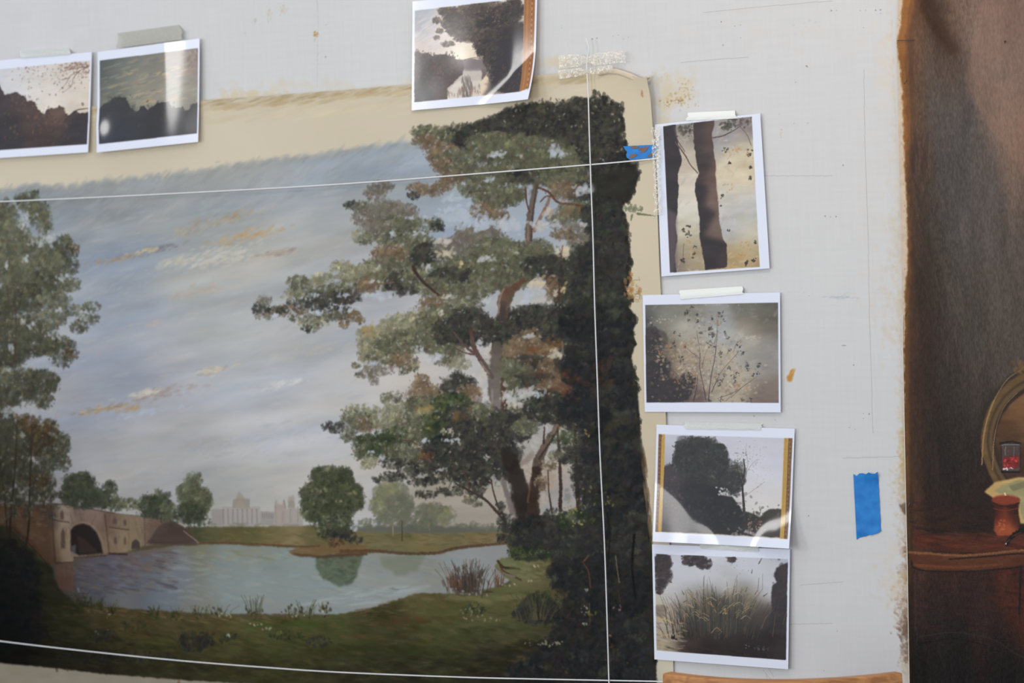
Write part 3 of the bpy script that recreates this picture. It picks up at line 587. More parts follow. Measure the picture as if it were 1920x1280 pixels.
        c.dabs(np.stack([x + c.rs.randn(n) * rx * .5, y + c.rs.randn(n) * ry * .5], -1), 6 + 12 * c.rs.rand(n), c.tint([col], n, None, 5), al, 4, 4, 8)
    c.streaks([(640, 1040), (640, 1041), (1000, 1260), (620, 1262)], 10, [(70, 66, 42)], (8, 30), 6, 4, 6, .2)
    c.line([(934, 1050), (946, 1062), (975, 1064)], 5, 4, (60, 52, 40), .8); c.line([(936, 1050), (944, 1068), (962, 1078), (978, 1086)], 4, 4, (88, 62, 48), .75); c.line([(944, 1072), (966, 1080)], 3, 4, (146, 130, 124), .4)
    c.streaks([(950, 1050), (1040, 1054), (1060, 1080), (985, 1090)], 90, [(132, 138, 96), (116, 124, 84), (140, 136, 100)], (6, 20), 5, 2, 8, .32)
    c.streaks([(1020, 1056), (1090, 1060), (1080, 1120), (1030, 1110)], 70, [(92, 70, 54), (84, 66, 50)], (6, 20), 4, 10, 12, .32)

    def tuft(x, y, wd, ht, cols, n, wk=1.6, lean=.6, al=.75):
        for _ in range(n):
            bx = x + c.rs.randn() * wd * .3; hh = ht * (.45 + .6 * c.rs.rand()); lx = (bx - x) * lean + c.rs.randn() * wd * .1
            col = c.tint(cols, 1, None, 7)[0]
            c.line([(bx, y), (bx + lx * .35, y - hh * .55), (bx + lx, y - hh)], wk, wk * .5, col, al)
    # reeds at the water's edge
    c.dabs(np.stack([880 + c.rs.randn(70) * 15, 1092 + c.rs.randn(70) * 12], -1), 3 + 4 * c.rs.rand(70), c.tint([(70, 60, 54), (58, 52, 48), (92, 70, 56)], 70), .6, 2.5, 85, 20)
    tuft(880, 1110, 46, 62, [(70, 60, 54), (58, 52, 46), (104, 74, 58), (86, 78, 66)], 80)
    tuft(856, 1100, 24, 40, [(116, 82, 62), (92, 66, 54)], 20); tuft(934, 1098, 16, 34, [(116, 78, 60), (100, 84, 70)], 16)
    c.streaks([(850, 1104), (920, 1104), (920, 1114), (860, 1116)], 40, [(62, 56, 56), (80, 74, 78), (96, 78, 66)], (6, 18), 6, 0, 5, .5)
    # shore plants along the near edge
    for (x, y, ww, hh, n) in [(152, 1130, 22, 26, 26), (182, 1138, 22, 24, 26), (206, 1146, 22, 24, 20), (290, 1152, 20, 22, 20), (330, 1156, 16, 20, 16), (372, 1152, 20, 20, 12), (480, 1150, 26, 36, 22), (575, 1150, 26, 26, 16), (405, 1150, 30, 18, 14), (545, 1152, 16, 14, 10), (610, 1146, 20, 20, 12)]:
        tuft(x, y, ww, hh, [(66, 68, 40), (88, 84, 52), (54, 52, 34), (112, 98, 66)], n, 1.4)
        m = n; c.dabs(np.stack([x + c.rs.randn(m) * ww * .4, y - 4 + c.rs.randn(m) * 6], -1), 1.5 + 2.4 * c.rs.rand(m), c.tint([(60, 62, 38), (84, 82, 48), (50, 48, 32)], m), .7)
    for (x, y, rx, ry, p) in [(250, 1170, 24, 10, P_GREEN), (196, 1190, 24, 16, P_DARK), (365, 1200, 32, 20, P_DARK), (388, 1196, 18, 14, P_BLK), (600, 1200, 26, 10, P_DARK), (430, 1196, 20, 12, P_GREEN), (1010, 1140, 40, 28, P_DARK), (1020, 1120, 30, 14, P_GREEN), (990, 1150, 30, 16, P_DARK), (1036, 1158, 22, 10, P_BLK), (890, 1140, 20, 12, P_GREEN), (540, 1190, 34, 8, P_GREEN), (275, 1230, 60, 10, P_DARK), (165, 1232, 60, 12, P_BLK)]:
        c.cluster(x, y, rx, ry, p, dens=.75, light=.25, fine=.8)
    tuft(1010, 1160, 60, 52, [(48, 46, 36), (70, 68, 46), (92, 84, 58)], 46, 1.4, .8); tuft(365, 1212, 44, 36, [(48, 46, 32), (72, 68, 44)], 26, 1.3, .8)
    # dark left bush
    for (x, y, rx, ry) in [(-300, 1080, 120, 70), (-150, 1100, 110, 80), (-30, 1090, 70, 60), (20, 1060, 46, 40), (50, 1080, 30, 34), (20, 1130, 50, 50), (60, 1130, 26, 34), (20, 1180, 54, 40), (-150, 1180, 140, 40), (70, 1180, 20, 20), (10, 1030, 36, 22), (46, 1050, 20, 20)]:
        c.cluster(x, y, rx, ry, P_BLK, dens=.7, light=.16)
    # ---- the great tree
    pk = lambda t: {'d': P_DARK, 'm': P_MID, 'l': P_LITE, 'b': P_BRN, 'v': P_MAUVE, 'g': P_GREEN, 'k': P_BLK}[t]
    trunk = (102, 92, 84)
    # limbs under the leaves
    for P_, a_, b_, c1, c2 in [([(938, 770), (930, 720), (932, 660), (938, 610), (948, 580), (956, 550), (975, 530), (1000, 515)], 32, 14, (104, 94, 86), (92, 78, 66)), ([(998, 1000), (980, 940), (962, 880), (944, 820), (936, 770)], 44, 30, (58, 50, 44), (72, 62, 54)), ([(1000, 970), (1004, 920), (1010, 870), (1026, 830), (1046, 795)], 24, 9, (62, 50, 44), (104, 90, 80)),
                               ([(993, 440), (996, 400), (1002, 365), (1010, 335)], 13, 10, (104, 94, 88), (112, 100, 90)), ([(926, 715), (912, 690), (896, 664), (886, 640), (882, 612)], 10, 7, (88, 78, 70), (84, 66, 58))]:
        c.line(P_, a_, b_, c1, .95, c2)
    mass = [  # upper crown, back to front
        (1030, 250, 90, 60, 'd'), (1120, 230, 48, 44, 'd'), (1130, 300, 50, 60, 'd'), (960, 250, 60, 42, 'd'), (1000, 300, 90, 44, 'm'), (905, 262, 54, 34, 'd'), (860, 254, 34, 22, 'd'), (815, 252, 36, 18, 'm'), (786, 246, 16, 10, 'm'), (800, 266, 26, 14, 'b'),
        (830, 286, 34, 20, 'b'), (850, 300, 36, 22, 'm'), (832, 310, 22, 14, 'b'), (880, 320, 40, 20, 'm'), (848, 332, 26, 14, 'b'), (940, 330, 50, 26, 'm'), (930, 276, 60, 30, 'm'), (1000, 218, 60, 24, 'd'), (1080, 205, 48, 22, 'd'), (1126, 192, 20, 14, 'd'), (1156, 208, 16, 16, 'd'), (1150, 250, 24, 34, 'd'), (1150, 330, 44, 40, 'k'), (1180, 330, 20, 22, 'k'), (1160, 362, 24, 18, 'k'),
        (1060, 330, 50, 26, 'm'), (1100, 360, 40, 22, 'd'), (890, 350, 34, 18, 'm'), (925, 372, 38, 22, 'm'), (905, 395, 24, 14, 'b'), (935, 405, 20, 14, 'b'), (960, 365, 24, 20, 'm'), (980, 330, 30, 14, 'd'), (1060, 356, 34, 16, 'b'), (1085, 395, 40, 20, 'm'), (1120, 400, 30, 24, 'd'), (1050, 410, 26, 12, 'm'), (1075, 430, 34, 14, 'v'), (1100, 450, 36, 20, 'v'), (1060, 438, 24, 10, 'b'),
        # left upper bough
        (706, 362, 20, 14, 'v'), (716, 350, 24, 12, 'v'), (664, 384, 18, 8, 'd'), (684, 390, 20, 12, 'm'), (690, 408, 30, 16, 'v'), (726, 400, 40, 26, 'v'), (750, 420, 40, 24, 'm'), (760, 396, 26, 14, 'v'), (800, 420, 30, 12, 'm'), (822, 420, 12, 14, 'd'), (790, 352, 26, 9, 'b'), (808, 356, 24, 12, 'b'), (776, 366, 12, 6, 'd'), (836, 345, 18, 12, 'b'), (712, 425, 34, 16, 'v'), (676, 442, 16, 12, 'l'), (690, 448, 16, 10, 'm'), (730, 446, 30, 16, 'm'),
        (780, 445, 34, 14, 'm'), (792, 470, 40, 26, 'm'), (766, 480, 40, 26, 'm'), (800, 480, 28, 24, 'd'), (730, 478, 34, 20, 'b'), (720, 500, 44, 18, 'm'), (690, 512, 34, 18, 'l'), (660, 512, 30, 16, 'l'), (640, 500, 20, 12, 'l'), (720, 525, 50, 18, 'm'), (660, 536, 30, 14, 'm'), (690, 535, 20, 16, 'b'), (760, 530, 40, 22, 'd'), (790, 520, 40, 20, 'm'),
        (590, 530, 24, 14, 'l'), (560, 528, 20, 14, 'm'), (610, 520, 20, 10, 'l'), (572, 545, 30, 12, 'm'), (550, 552, 22, 8, 'l'), (620, 545, 24, 14, 'm'), (620, 560, 40, 14, 'd'), (650, 556, 30, 12, 'd'), (580, 570, 44, 12, 'd'), (540, 582, 36, 10, 'b'), (490, 578, 18, 12, 'd'), (496, 562, 14, 9, 'v'), (520, 580, 22, 7, 'd'), (575, 595, 34, 8, 'm'), (590, 604, 30, 8, 'l'), (575, 615, 8, 7, 'd'), (590, 612, 9, 8, 'm'), (640, 585, 34, 12, 'd'), (665, 590, 16, 12, 'b'), (646, 606, 10, 8, 'b'), (620, 592, 30, 8, 'm'), (678, 600, 8, 7, 'b'), (500, 592, 20, 6, 'v'),
        # middle boughs
        (870, 470, 60, 26, 'v'), (900, 440, 50, 26, 'v'), (845, 462, 30, 14, 'v'), (930, 470, 50, 26, 'm'), (850, 500, 46, 20, 'm'), (960, 490, 66, 34, 'm'), (900, 505, 60, 30, 'm'), (1000, 480, 50, 30, 'm'), (850, 525, 50, 24, 'd'), (940, 520, 60, 26, 'm'), (820, 540, 40, 20, 'm'), (1020, 500, 40, 22, 'd'), (1060, 505, 50, 30, 'd'), (880, 545, 50, 18, 'm'), (1040, 540, 20, 24, 'b'), (1060, 550, 22, 28, 'b'), (1090, 520, 40, 36, 'd'), (1090, 570, 50, 36, 'd'), (860, 575, 50, 18, 'm'), (810, 570, 30, 14, 'b'),
        (800, 600, 50, 24, 'l'), (760, 610, 50, 24, 'l'), (830, 600, 50, 28, 'm'), (720, 628, 34, 22, 'l'), (690, 626, 22, 16, 'l'), (700, 644, 30, 20, 'l'), (690, 664, 20, 16, 'l'), (740, 645, 44, 20, 'm'), (780, 636, 50, 24, 'm'), (730, 668, 44, 14, 'm'), (755, 676, 30, 14, 'b'), (700, 688, 18, 10, 'v'), (716, 694, 24, 10, 'v'), (760, 692, 12, 8, 'm'), (668, 684, 7, 4, 'm'), (702, 712, 9, 8, 'v'), (674, 702, 8, 4, 'm'), (690, 700, 16, 8, 'v'), (820, 640, 44, 22, 'm'), (860, 620, 50, 30, 'd'), (880, 600, 40, 24, 'd'), (840, 660, 34, 16, 'm'), (860, 680, 24, 12, 'l'), (830, 672, 16, 12, 'm'), (905, 620, 30, 24, 'd'), (775, 688, 10, 7, 'm'),
        (960, 620, 60, 30, 'd'), (1000, 600, 60, 30, 'd'), (1010, 640, 50, 24, 'b'), (970, 660, 40, 24, 'b'), (930, 680, 20, 14, 'm'), (1000, 690, 60, 26, 'd'), (960, 700, 44, 24, 'm'), (1050, 620, 44, 26, 'd'), (1060, 690, 50, 26, 'b'), (1000, 722, 60, 22, 'd'), (1050, 740, 50, 34, 'b'), (950, 722, 30, 18, 'm'), (1080, 660, 40, 40, 'd'), (1030, 655, 18, 7, 'b')]
    c.sky = skyref
    for (x, y, rx, ry, t) in mass: c.cluster(x, y, rx, ry, pk(t), dens=1., light=.36, fine=.95)
    # upper trunk and boughs seen in front
    c.line([(993, 452), (991, 430), (996, 395), (1003, 365), (1008, 336)], 12, 9, (106, 92, 84), .9, (104, 94, 84)); c.line([(997, 450), (1000, 400), (1008, 345)], 4, 3, (70, 60, 56), .6); c.line([(991, 450), (991, 420)], 3, 2, (148, 122, 100), .6)
    c.line([(1002, 432), (1016, 404), (1026, 384), (1033, 366)], 7, 6, (134, 108, 92), .8); c.line([(986, 352), (988, 376), (994, 398)], 4, 3, (90, 66, 56), .85); c.line([(1008, 350), (1030, 360), (1046, 378), (1070, 382), (1096, 386)], 4, 4, (92, 64, 50), .85); c.line([(1014, 378), (1024, 368), (1036, 368)], 2.4, 2, (92, 70, 58), .8); c.line([(1085, 345), (1100, 364)], 5, 4, (98, 76, 62), .7)
    c.line([(880, 360), (900, 358), (918, 358)], 2, 1.6, (82, 62, 50), .8); c.line([(776, 500), (786, 518), (808, 540), (824, 552)], 7, 4, (62, 50, 46), .85); c.line([(690, 535), (712, 532), (740, 528)], 3, 2.5, (116, 88, 74), .8); c.line([(640, 562), (660, 556), (668, 554)], 2.4, 2, (84, 58, 50), .8); c.line([(655, 560), (653, 576)], 2, 1.6, (88, 62, 52), .8)
    # sky seen through the crown
    for (x, y, rx, ry, col) in [(930, 289, 22, 8, SKYL), (1038, 283, 12, 14, SKYL), (1054, 288, 12, 8, SKYL), (918, 336, 18, 6, SKYL), (1104, 352, 24, 12, SKYL), (1084, 362, 14, 6, SKYL), (900, 420, 50, 16, (178, 186, 194)), (860, 400, 40, 20, (176, 184, 190)), (960, 420, 30, 16, (184, 186, 188)), (1012, 424, 12, 16, (188, 182, 176)), (1030, 396, 10, 14, (192, 178, 160)), (850, 372, 24, 10, (176, 184, 190)), (1035, 420, 16, 8, (188, 186, 182)), (1098, 420, 12, 6, (188, 180, 176)), (770, 408, 12, 5, SKYL), (800, 406, 16, 5, (184, 188, 192)), (734, 438, 8, 7, SKYL), (786, 436, 14, 5, SKYL),
                                (830, 452, 26, 10, (196, 186, 172)), (840, 476, 24, 8, (204, 190, 164)), (806, 500, 14, 6, (190, 186, 178)), (910, 484, 24, 8, (184, 182, 178)), (866, 494, 8, 6, (206, 186, 140)), (1060, 470, 20, 12, (206, 190, 158)), (1080, 474, 10, 7, (190, 192, 192)), (1124, 476, 14, 10, (198, 182, 156)), (1126, 460, 8, 6, (190, 186, 176)),
                                (1000, 532, 14, 10, (206, 190, 160)), (1016, 528, 8, 12, (208, 188, 152)), (990, 556, 14, 16, (184, 188, 196)), (1020, 545, 10, 10, (186, 186, 188)), (914, 562, 14, 7, (186, 190, 190)), (842, 556, 14, 5, (200, 192, 172)), (828, 583, 6, 6, (206, 200, 182)), (1042, 552, 4, 13, (202, 192, 172)), (1058, 540, 6, 12, (194, 168, 124)), (992, 628, 14, 6, (182, 182, 184)), (1050, 664, 22, 9, (198, 186, 162)), (1074, 666, 10, 6, (186, 164, 138)), (1040, 654, 10, 5, (196, 180, 152)),
                                (645, 552, 12, 6, SKYL), (590, 552, 12, 5, SKYL), (598, 588, 14, 7, (186, 192, 198)), (552, 586, 6, 4, SKYL), (515, 592, 16, 7, (184, 188, 192)), (700, 552, 24, 8, SKYL), (720, 556, 16, 8, SKYL), (700, 526, 10, 5, (186, 184, 180)), (660, 578, 18, 7, SKYL),
                                (900, 640, 8, 8, (190, 190, 188)), (915, 668, 8, 24, (196, 188, 176)), (908, 700, 12, 16, (198, 188, 176)), (875, 706, 30, 10, (196, 190, 180)), (790, 655, 8, 8, (186, 190, 196)), (816, 672, 20, 10, (186, 190, 194)), (700, 682, 20, 5, (178, 186, 196)), (740, 694, 18, 6, (184, 182, 182)), (880, 730, 24, 12, (196, 184, 166)), (910, 740, 10, 16, (196, 190, 180)), (1020, 690, 5, 3, (190, 180, 166))]:
        n = int(rx * ry / 9) + 4
        c.dabs(np.stack([x + c.rs.randn(n) * rx * .42, y + c.rs.randn(n) * ry * .42], -1), 2.4 + min(rx, ry) * .28 * c.rs.rand(n), c.tint([col], n, None, 6), .62, 1.8, -15, 50)
    # trunk in the clear, with its left limb
    c.line([(940, 770), (930, 730), (928, 700), (934, 650)], 26, 18, (122, 114, 108), .8, (96, 86, 78)); c.line([(948, 770), (946, 735), (944, 716)], 14, 10, (84, 62, 52), .8); c.line([(924, 760), (924, 730)], 5, 5, (140, 132, 124), .5)
    c.line([(924, 706), (912, 686), (898, 664), (888, 642), (884, 618)], 9, 7, (96, 86, 78), .95, (92, 68, 60)); c.line([(896, 664), (880, 654), (866, 640), (852, 622)], 5, 3, (96, 74, 68), .9); c.line([(890, 664), (872, 660), (852, 650)], 3, 2, (92, 72, 66), .8); c.line([(918, 700), (902, 676)], 3, 2, (140, 124, 112), .6)
    c.line([(944, 588), (942, 566), (950, 546)], 20, 20, (92, 76, 66), .9, (104, 78, 62)); c.line([(950, 548), (968, 536), (984, 524)], 16, 8, (96, 70, 56), .8); c.line([(936, 588), (938, 560), (946, 540)], 4, 3, (148, 124, 108), .6); c.line([(940, 598), (946, 570)], 16, 14, (70, 62, 58), .6)
    c.line([(1049, 530), (1050, 564)], 3, 3, (80, 54, 46), .85); c.line([(1056, 460), (1053, 478)], 2.4, 2.4, (122, 86, 68), .8); c.line([(1055, 640), (1058, 682)], 5, 5, (112, 100, 88), .8); c.line([(1030, 532), (1042, 520)], 4, 3, (92, 72, 60), .7)
    # lower crown
    low = [(800, 740, 40, 20, 'b'), (790, 715, 18, 14, 'b'), (860, 722, 34, 22, 'd'), (858, 704, 12, 10, 'd'), (880, 740, 24, 20, 'b'), (735, 746, 20, 12, 'm'), (745, 770, 30, 16, 'l'), (800, 760, 44, 20, 'm'), (850, 760, 40, 24, 'g'), (680, 770, 34, 14, 'l'), (664, 782, 24, 12, 'm'), (630, 800, 24, 10, 'd'), (676, 790, 34, 16, 'm'), (690, 795, 22, 14, 'b'), (740, 790, 44, 18, 'l'), (790, 785, 50, 20, 'm'), (655, 815, 16, 12, 'm'), (700, 830, 40, 18, 'g'), (745, 818, 44, 18, 'g'), (800, 812, 50, 20, 'm'), (686, 850, 22, 14, 'm'), (720, 846, 40, 14, 'g'), (770, 850, 50, 20, 'm'), (840, 800, 50, 30, 'g'), (880, 790, 44, 34, 'd'), (920, 800, 44, 30, 'd'), (905, 770, 28, 16, 'm'), (960, 790, 40, 26, 'd'), (1000, 770, 50, 26, 'd'), (980, 760, 26, 14, 'm'),
           (1030, 760, 50, 28, 'd'), (1070, 770, 44, 34, 'd'), (840, 840, 50, 24, 'k'), (880, 850, 60, 30, 'd'), (930, 850, 50, 34, 'd'), (815, 870, 44, 16, 'd'), (700, 862, 12, 8, 'l'), (690, 870, 14, 7, 'l'), (740, 868, 26, 10, 'd'), (770, 884, 26, 10, 'd'), (870, 880, 50, 20, 'd'), (820, 896, 40, 10, 'd'), (740, 892, 24, 8, 'd'), (710, 898, 8, 5, 'd'), (790, 902, 24, 8, 'd'), (880, 904, 34, 12, 'd'), (920, 890, 30, 20, 'd'), (800, 925, 20, 6, 'd'), (845, 920, 24, 8, 'd'), (895, 920, 16, 12, 'd'), (960, 810, 40, 20, 'd'), (985, 800, 24, 16, 'm')]
    for (x, y, rx, ry, t) in low: c.cluster(x, y, rx, ry, pk(t), dens=1.05, light=.4, fine=.95, loose=1.2)
    for (x, y, rx, ry, col) in [(840, 806, 16, 6, (188, 176, 158)), (800, 824, 10, 6, (186, 192, 196)), (850, 824, 22, 6, (184, 188, 186)), (695, 845, 7, 6, (188, 196, 202)), (715, 856, 10, 6, (184, 188, 192)), (914, 856, 6, 5, (190, 180, 176)), (985, 738, 38, 14, (186, 184, 178)), (1010, 736, 10, 6, (182, 190, 196)), (950, 742, 10, 20, (190, 186, 178)), (970, 756, 20, 10, (192, 186, 174)), (1004, 830, 9, 18, (186, 182, 174)), (1026, 804, 7, 9, (190, 184, 176)), (1050, 808, 18, 10, (190, 184, 174)), (1098, 800, 12, 10, (192, 182, 168)), (1050, 832, 14, 10, (182, 180, 176)), (1036, 845, 10, 8, (184, 182, 178)), (985, 860, 10, 14, (176, 164, 154)), (990, 880, 10, 18, (186, 166, 150)), (830, 878, 14, 5, (184, 184, 184)), (790, 892, 16, 6, (190, 186, 180)), (850, 905, 16, 5, (188, 182, 174)), (1030, 900, 14, 26, (178, 158, 140)), (1020, 930, 12, 20, (184, 172, 158)), (1070, 890, 10, 24, (170, 158, 148)), (1066, 930, 10, 12, (140, 140, 138)), (1030, 950, 16, 10, (164, 164, 162)), (930, 905, 20, 14, (184, 178, 168)), (955, 920, 12, 16, (178, 172, 164))]:
        n = int(rx * ry / 8) + 4
        c.dabs(np.stack([x + c.rs.randn(n) * rx * .42, y + c.rs.randn(n) * ry * .42], -1), 2. + min(rx, ry) * .28 * c.rs.rand(n), c.tint([col], n, None, 6), .66, 1.7, -15, 60)
    # main fork
    c.line([(1010, 1000), (990, 960), (976, 920), (966, 880), (950, 850)], 44, 26, (48, 42, 38), .92, (54, 48, 42)); c.line([(962, 960), (952, 925), (944, 900)], 12, 12, (122, 112, 106), .7)
    c.line([(994, 985), (1000, 930), (1006, 880)], 22, 16, (58, 46, 40), .92, (62, 50, 44)); c.line([(1004, 868), (1016, 845), (1032, 820), (1046, 798)], 12, 9, (92, 80, 72), .95, (124, 106, 92)); c.line([(1012, 858), (1034, 826), (1046, 806)], 4, 4, (62, 52, 46), .7); c.line([(978, 868), (990, 860), (998, 850)], 9, 12, (150, 134, 122), .6); c.line([(990, 940), (996, 900)], 4, 4, (112, 82, 66), .5)
    c.line([(949, 976), (930, 955), (909, 934), (880, 918), (855, 905)], 6, 3, (74, 60, 52), .9); c.line([(950, 978), (936, 950), (926, 920), (922, 898)], 4, 3, (76, 60, 52), .9); c.line([(868, 880), (878, 900), (880, 916)], 2.4, 2, (92, 72, 60), .7); c.line([(756, 824), (772, 826), (782, 832)], 2, 2, (84, 62, 54), .7)
    for P_, w_ in [([(1036, 960), (1030, 920), (1028, 880)], 3.2), ([(1051, 955), (1052, 900), (1048, 830), (1046, 800)], 7), ([(1086, 955), (1082, 900), (1080, 830), (1078, 800)], 9), ([(1096, 950), (1098, 900), (1100, 860)], 4), ([(1020, 830), (1022, 800)], 4)]:
        c.line(P_, w_, w_ * .7, (58, 48, 42), .9, (82, 64, 56))
    for (x, y, rx, ry, t) in [(1060, 820, 26, 14, 'g'), (1070, 850, 30, 18, 'd'), (1030, 870, 16, 10, 'b'), (1095, 840, 26, 20, 'd'), (1095, 800, 22, 12, 'd'), (1100, 880, 30, 20, 'd'), (1045, 850, 14, 8, 'm'), (1015, 905, 12, 14, 'b'), (880, 935, 12, 7, 'm'), (895, 943, 10, 5, 'm'), (938, 950, 8, 10, 'd'), (950, 975, 18, 12, 'd')]:
        c.cluster(x, y, rx, ry, pk(t), dens=.8, light=.4, fine=.9, loose=1.3)
    c.sky = None
    c.fill([(1112, 330), (1196, 300), (1186, 372), (1178, 400), (1186, 470), (1180, 545), (1192, 600), (1188, 670), (1200, 760), (1208, 860), (1222, 985), (1232, 1290), (1112, 1290)], (50, 49, 43), .95, 6, 5, 10, 2, 8)
    # right hand dark thicket, down to the ground
    for x in range(1105, 1215, 22):
        for y in range(400, 1290, 26):
            xr = np.interp(y, [400, 480, 640, 760, 830, 920, 1000, 1280], [1160, 1170, 1176, 1184, 1192, 1198, 1208, 1214])
            if x > xr: continue
            if x < 1125 and y < 560: continue
            c.cluster(x + c.rs.randn() * 5, y + c.rs.randn() * 6, 26, 22, P_BLK if (y > 560 and c.rs.rand() < .75) else P_DARK, dens=.6, light=.2, loose=.8)
    for y in range(1000, 1280, 26):
        for x in range(int(np.interp(y, [1000, 1060, 1120, 1200, 1280], [960, 1075, 1085, 1040, 950])), 1110, 24):
            c.cluster(x + c.rs.randn() * 5, y + c.rs.randn() * 6, 24, 20, P_BLK if y > 1050 else P_DARK, dens=.5, light=.22, loose=.8)
    for (x, y, rx, ry, t) in [(1000, 985, 44, 20, 'k'), (985, 1010, 34, 20, 'd'), (1040, 990, 50, 24, 'd'), (1080, 975, 34, 20, 'g'), (1050, 1025, 60, 22, 'd'), (1000, 1036, 40, 14, 'g'), (1090, 1010, 40, 30, 'd'), (975, 1035, 24, 12, 'g'), (1040, 965, 24, 12, 'd'), (1060, 1080, 30, 30, 'k'), (1080, 760, 40, 30, 'k'), (1090, 690, 40, 40, 'k'), (1090, 600, 40, 40, 'k'), (1100, 480, 30, 30, 'd')]:
        c.cluster(x, y, rx, ry, pk(t), dens=.85, light=.28, fine=.9)
    # rust and olive glazes in the thicket
    for (x, y, rx, ry, col, n) in [(1060, 720, 50, 30, (98, 64, 48), 40), (1130, 700, 30, 40, (84, 60, 46), 26), (1000, 660, 30, 20, (118, 78, 54), 22), (1150, 800, 34, 60, (64, 62, 46), 40), (1140, 930, 40, 60, (56, 58, 42), 40), (1110, 560, 50, 50, (66, 68, 54), 40), (1150, 580, 30, 30, (76, 80, 66), 24), (1060, 390, 24, 14, (132, 106, 78), 16), (1000, 352, 20, 10, (78, 70, 56), 10), (1100, 1180, 40, 50, (60, 52, 38), 30), (1160, 1100, 40, 60, (50, 46, 38), 30), (1040, 640, 26, 12, (128, 92, 60), 14), (1015, 700, 40, 20, (92, 70, 54), 20), (860, 775, 30, 12, (120, 92, 58), 10), (800, 764, 14, 8, (168, 140, 84), 10), (800, 855, 12, 8, (124, 82, 52), 8), (690, 625, 12, 20, (172, 138, 84), 16)]:
        c.dabs(np.stack([x + c.rs.randn(n) * rx * .5, y + c.rs.randn(n) * ry * .5], -1), 3 + 6 * c.rs.rand(n), c.tint([col], n, None, 6), .34, 1.8, -20, 50)
    for (x, y, rx, ry, n, col) in [(1080, 950, 20, 16, 16, (150, 140, 84)), (1086, 980, 16, 14, 12, (168, 160, 100)), (1120, 925, 30, 16, 8, (128, 112, 62)), (1140, 940, 12, 5, 6, (140, 122, 64)), (1060, 968, 20, 8, 10, (130, 132, 84)), (1000, 1036, 40, 8, 16, (92, 104, 70)), (1098, 1140, 16, 10, 6, (190, 186, 162)), (1108, 1150, 14, 3, 8, (120, 116, 52)), (1098, 1168, 8, 3, 6, (178, 178, 156)), (1160, 1140, 14, 6, 5, (160, 130, 116)), (1145, 1190, 4, 5, 4, (168, 140, 84)), (1030, 1205, 40, 5, 12, (176, 172, 132)), (1000, 1202, 30, 6, 8, (160, 160, 134)), (960, 1096, 20, 3, 6, (200, 192, 156)), (1006, 1060, 6, 2, 4, (198, 184, 140)), (995, 1087, 5, 2, 3, (196, 188, 150)), (885, 1145, 22, 14, 12, (150, 148, 118)), (875, 1158, 10, 4, 6, (172, 148, 118)), (925, 1160, 18, 4, 8, (166, 134, 100)), (420, 1152, 20, 4, 6, (196, 192, 166)), (480, 1170, 10, 3, 4, (204, 200, 180)), (500, 1178, 14, 4, 5, (196, 194, 168)), (430, 1190, 3, 3, 3, (216, 212, 200)), (600, 1146, 14, 4, 5, (206, 206, 190)), (560, 1152, 20, 3, 5, (186, 190, 168)), (210, 1150, 8, 6, 4, (190, 182, 150)), (148, 1102, 3, 6, 3, (160, 160, 156)), (1100, 1105, 5, 3, 3, (178, 178, 160)), (885, 1110, 30, 3, 8, (170, 166, 140)), (190, 1182, 14, 6, 4, (150, 150, 120)), (1150, 1215, 30, 20, 6, (96, 78, 44)), (1060, 1255, 60, 12, 6, (88, 72, 46)), (1050, 800, 12, 10, 6, (150, 118, 76)), (1100, 815, 10, 8, 6, (160, 132, 84))]:
        c.dabs(np.stack([x + c.rs.randn(n) * rx * .5, y + c.rs.randn(n) * ry * .5], -1), 1.2 + 1.6 * c.rs.rand(n), c.tint([col], n, None, 8), .75, 1.6, 0, 80)
    for P_, w_, col in [([(1108, 1100), (1104, 1070), (1092, 1050)], 2.6, (98, 66, 50)), ([(1162, 1090), (1158, 1065), (1155, 1040)], 2, (150, 128, 92)), ([(1106, 1130), (1107, 1170)], 2, (110, 80, 54)), ([(1140, 960), (1144, 1010), (1140, 1060)], 3, (34, 32, 29)), ([(1190, 1000), (1186, 1060), (1192, 1120)], 5, (30, 28, 26)), ([(1096, 1050), (1104, 1040)], 3, (110, 76, 58)), ([(1160, 1105), (1164, 1130)], 1.6, (88, 60, 46))]:
        c.line(P_, w_, w_ * .7, col, .8)
    c.a[:] = c.a * .5 + boxblur(c.a, 1) * .5
    # the painted edge: ground shows again to the right of it
    edge = [(1104, 178), (1124, 175), (1142, 182), (1138, 196), (1152, 190), (1168, 194), (1174, 204), (1168, 216), (1173, 232), (1172, 250), (1178, 266), (1176, 284), (1190, 300), (1200, 308), (1206, 320), (1198, 334), (1193, 352), (1184, 374), (1166, 384), (1174, 402), (1181, 430), (1177, 446), (1183, 466), (1184, 488), (1188, 496), (1180, 506), (1186, 520), (1174, 544), (1190, 558), (1178, 574), (1192, 588), (1195, 604), (1188, 620), (1190, 636), (1194, 644), (1185, 664), (1188, 686), (1194, 704), (1197, 724), (1199, 768), (1202, 812), (1206, 830), (1210, 872), (1213, 917), (1222, 985), (1225, 1026), (1228, 1094), (1231, 1180), (1232, 1240), (1231, 1300)]
    tan = np.array(TAN, F32) + ((fbm(X * .004 / k, Y * .008 / k, 3, 2) - .5) * 12)[..., None] + np.array([-2, -3, -6], F32)
    c.fill(edge + [(1320, 1300), (1320, 120), (1104, 120)], tan, 1, .9, 1.6, 6, 3)
    # soft dry strokes leaving the edge
    n = 150; t = np.sort(c.rs.rand(n)) * (len(edge) - 1); E = np.array(edge); i = t.astype(int); q = E[i] + (E[np.minimum(i + 1, len(E) - 1)] - E[i]) * (t - i)[:, None]
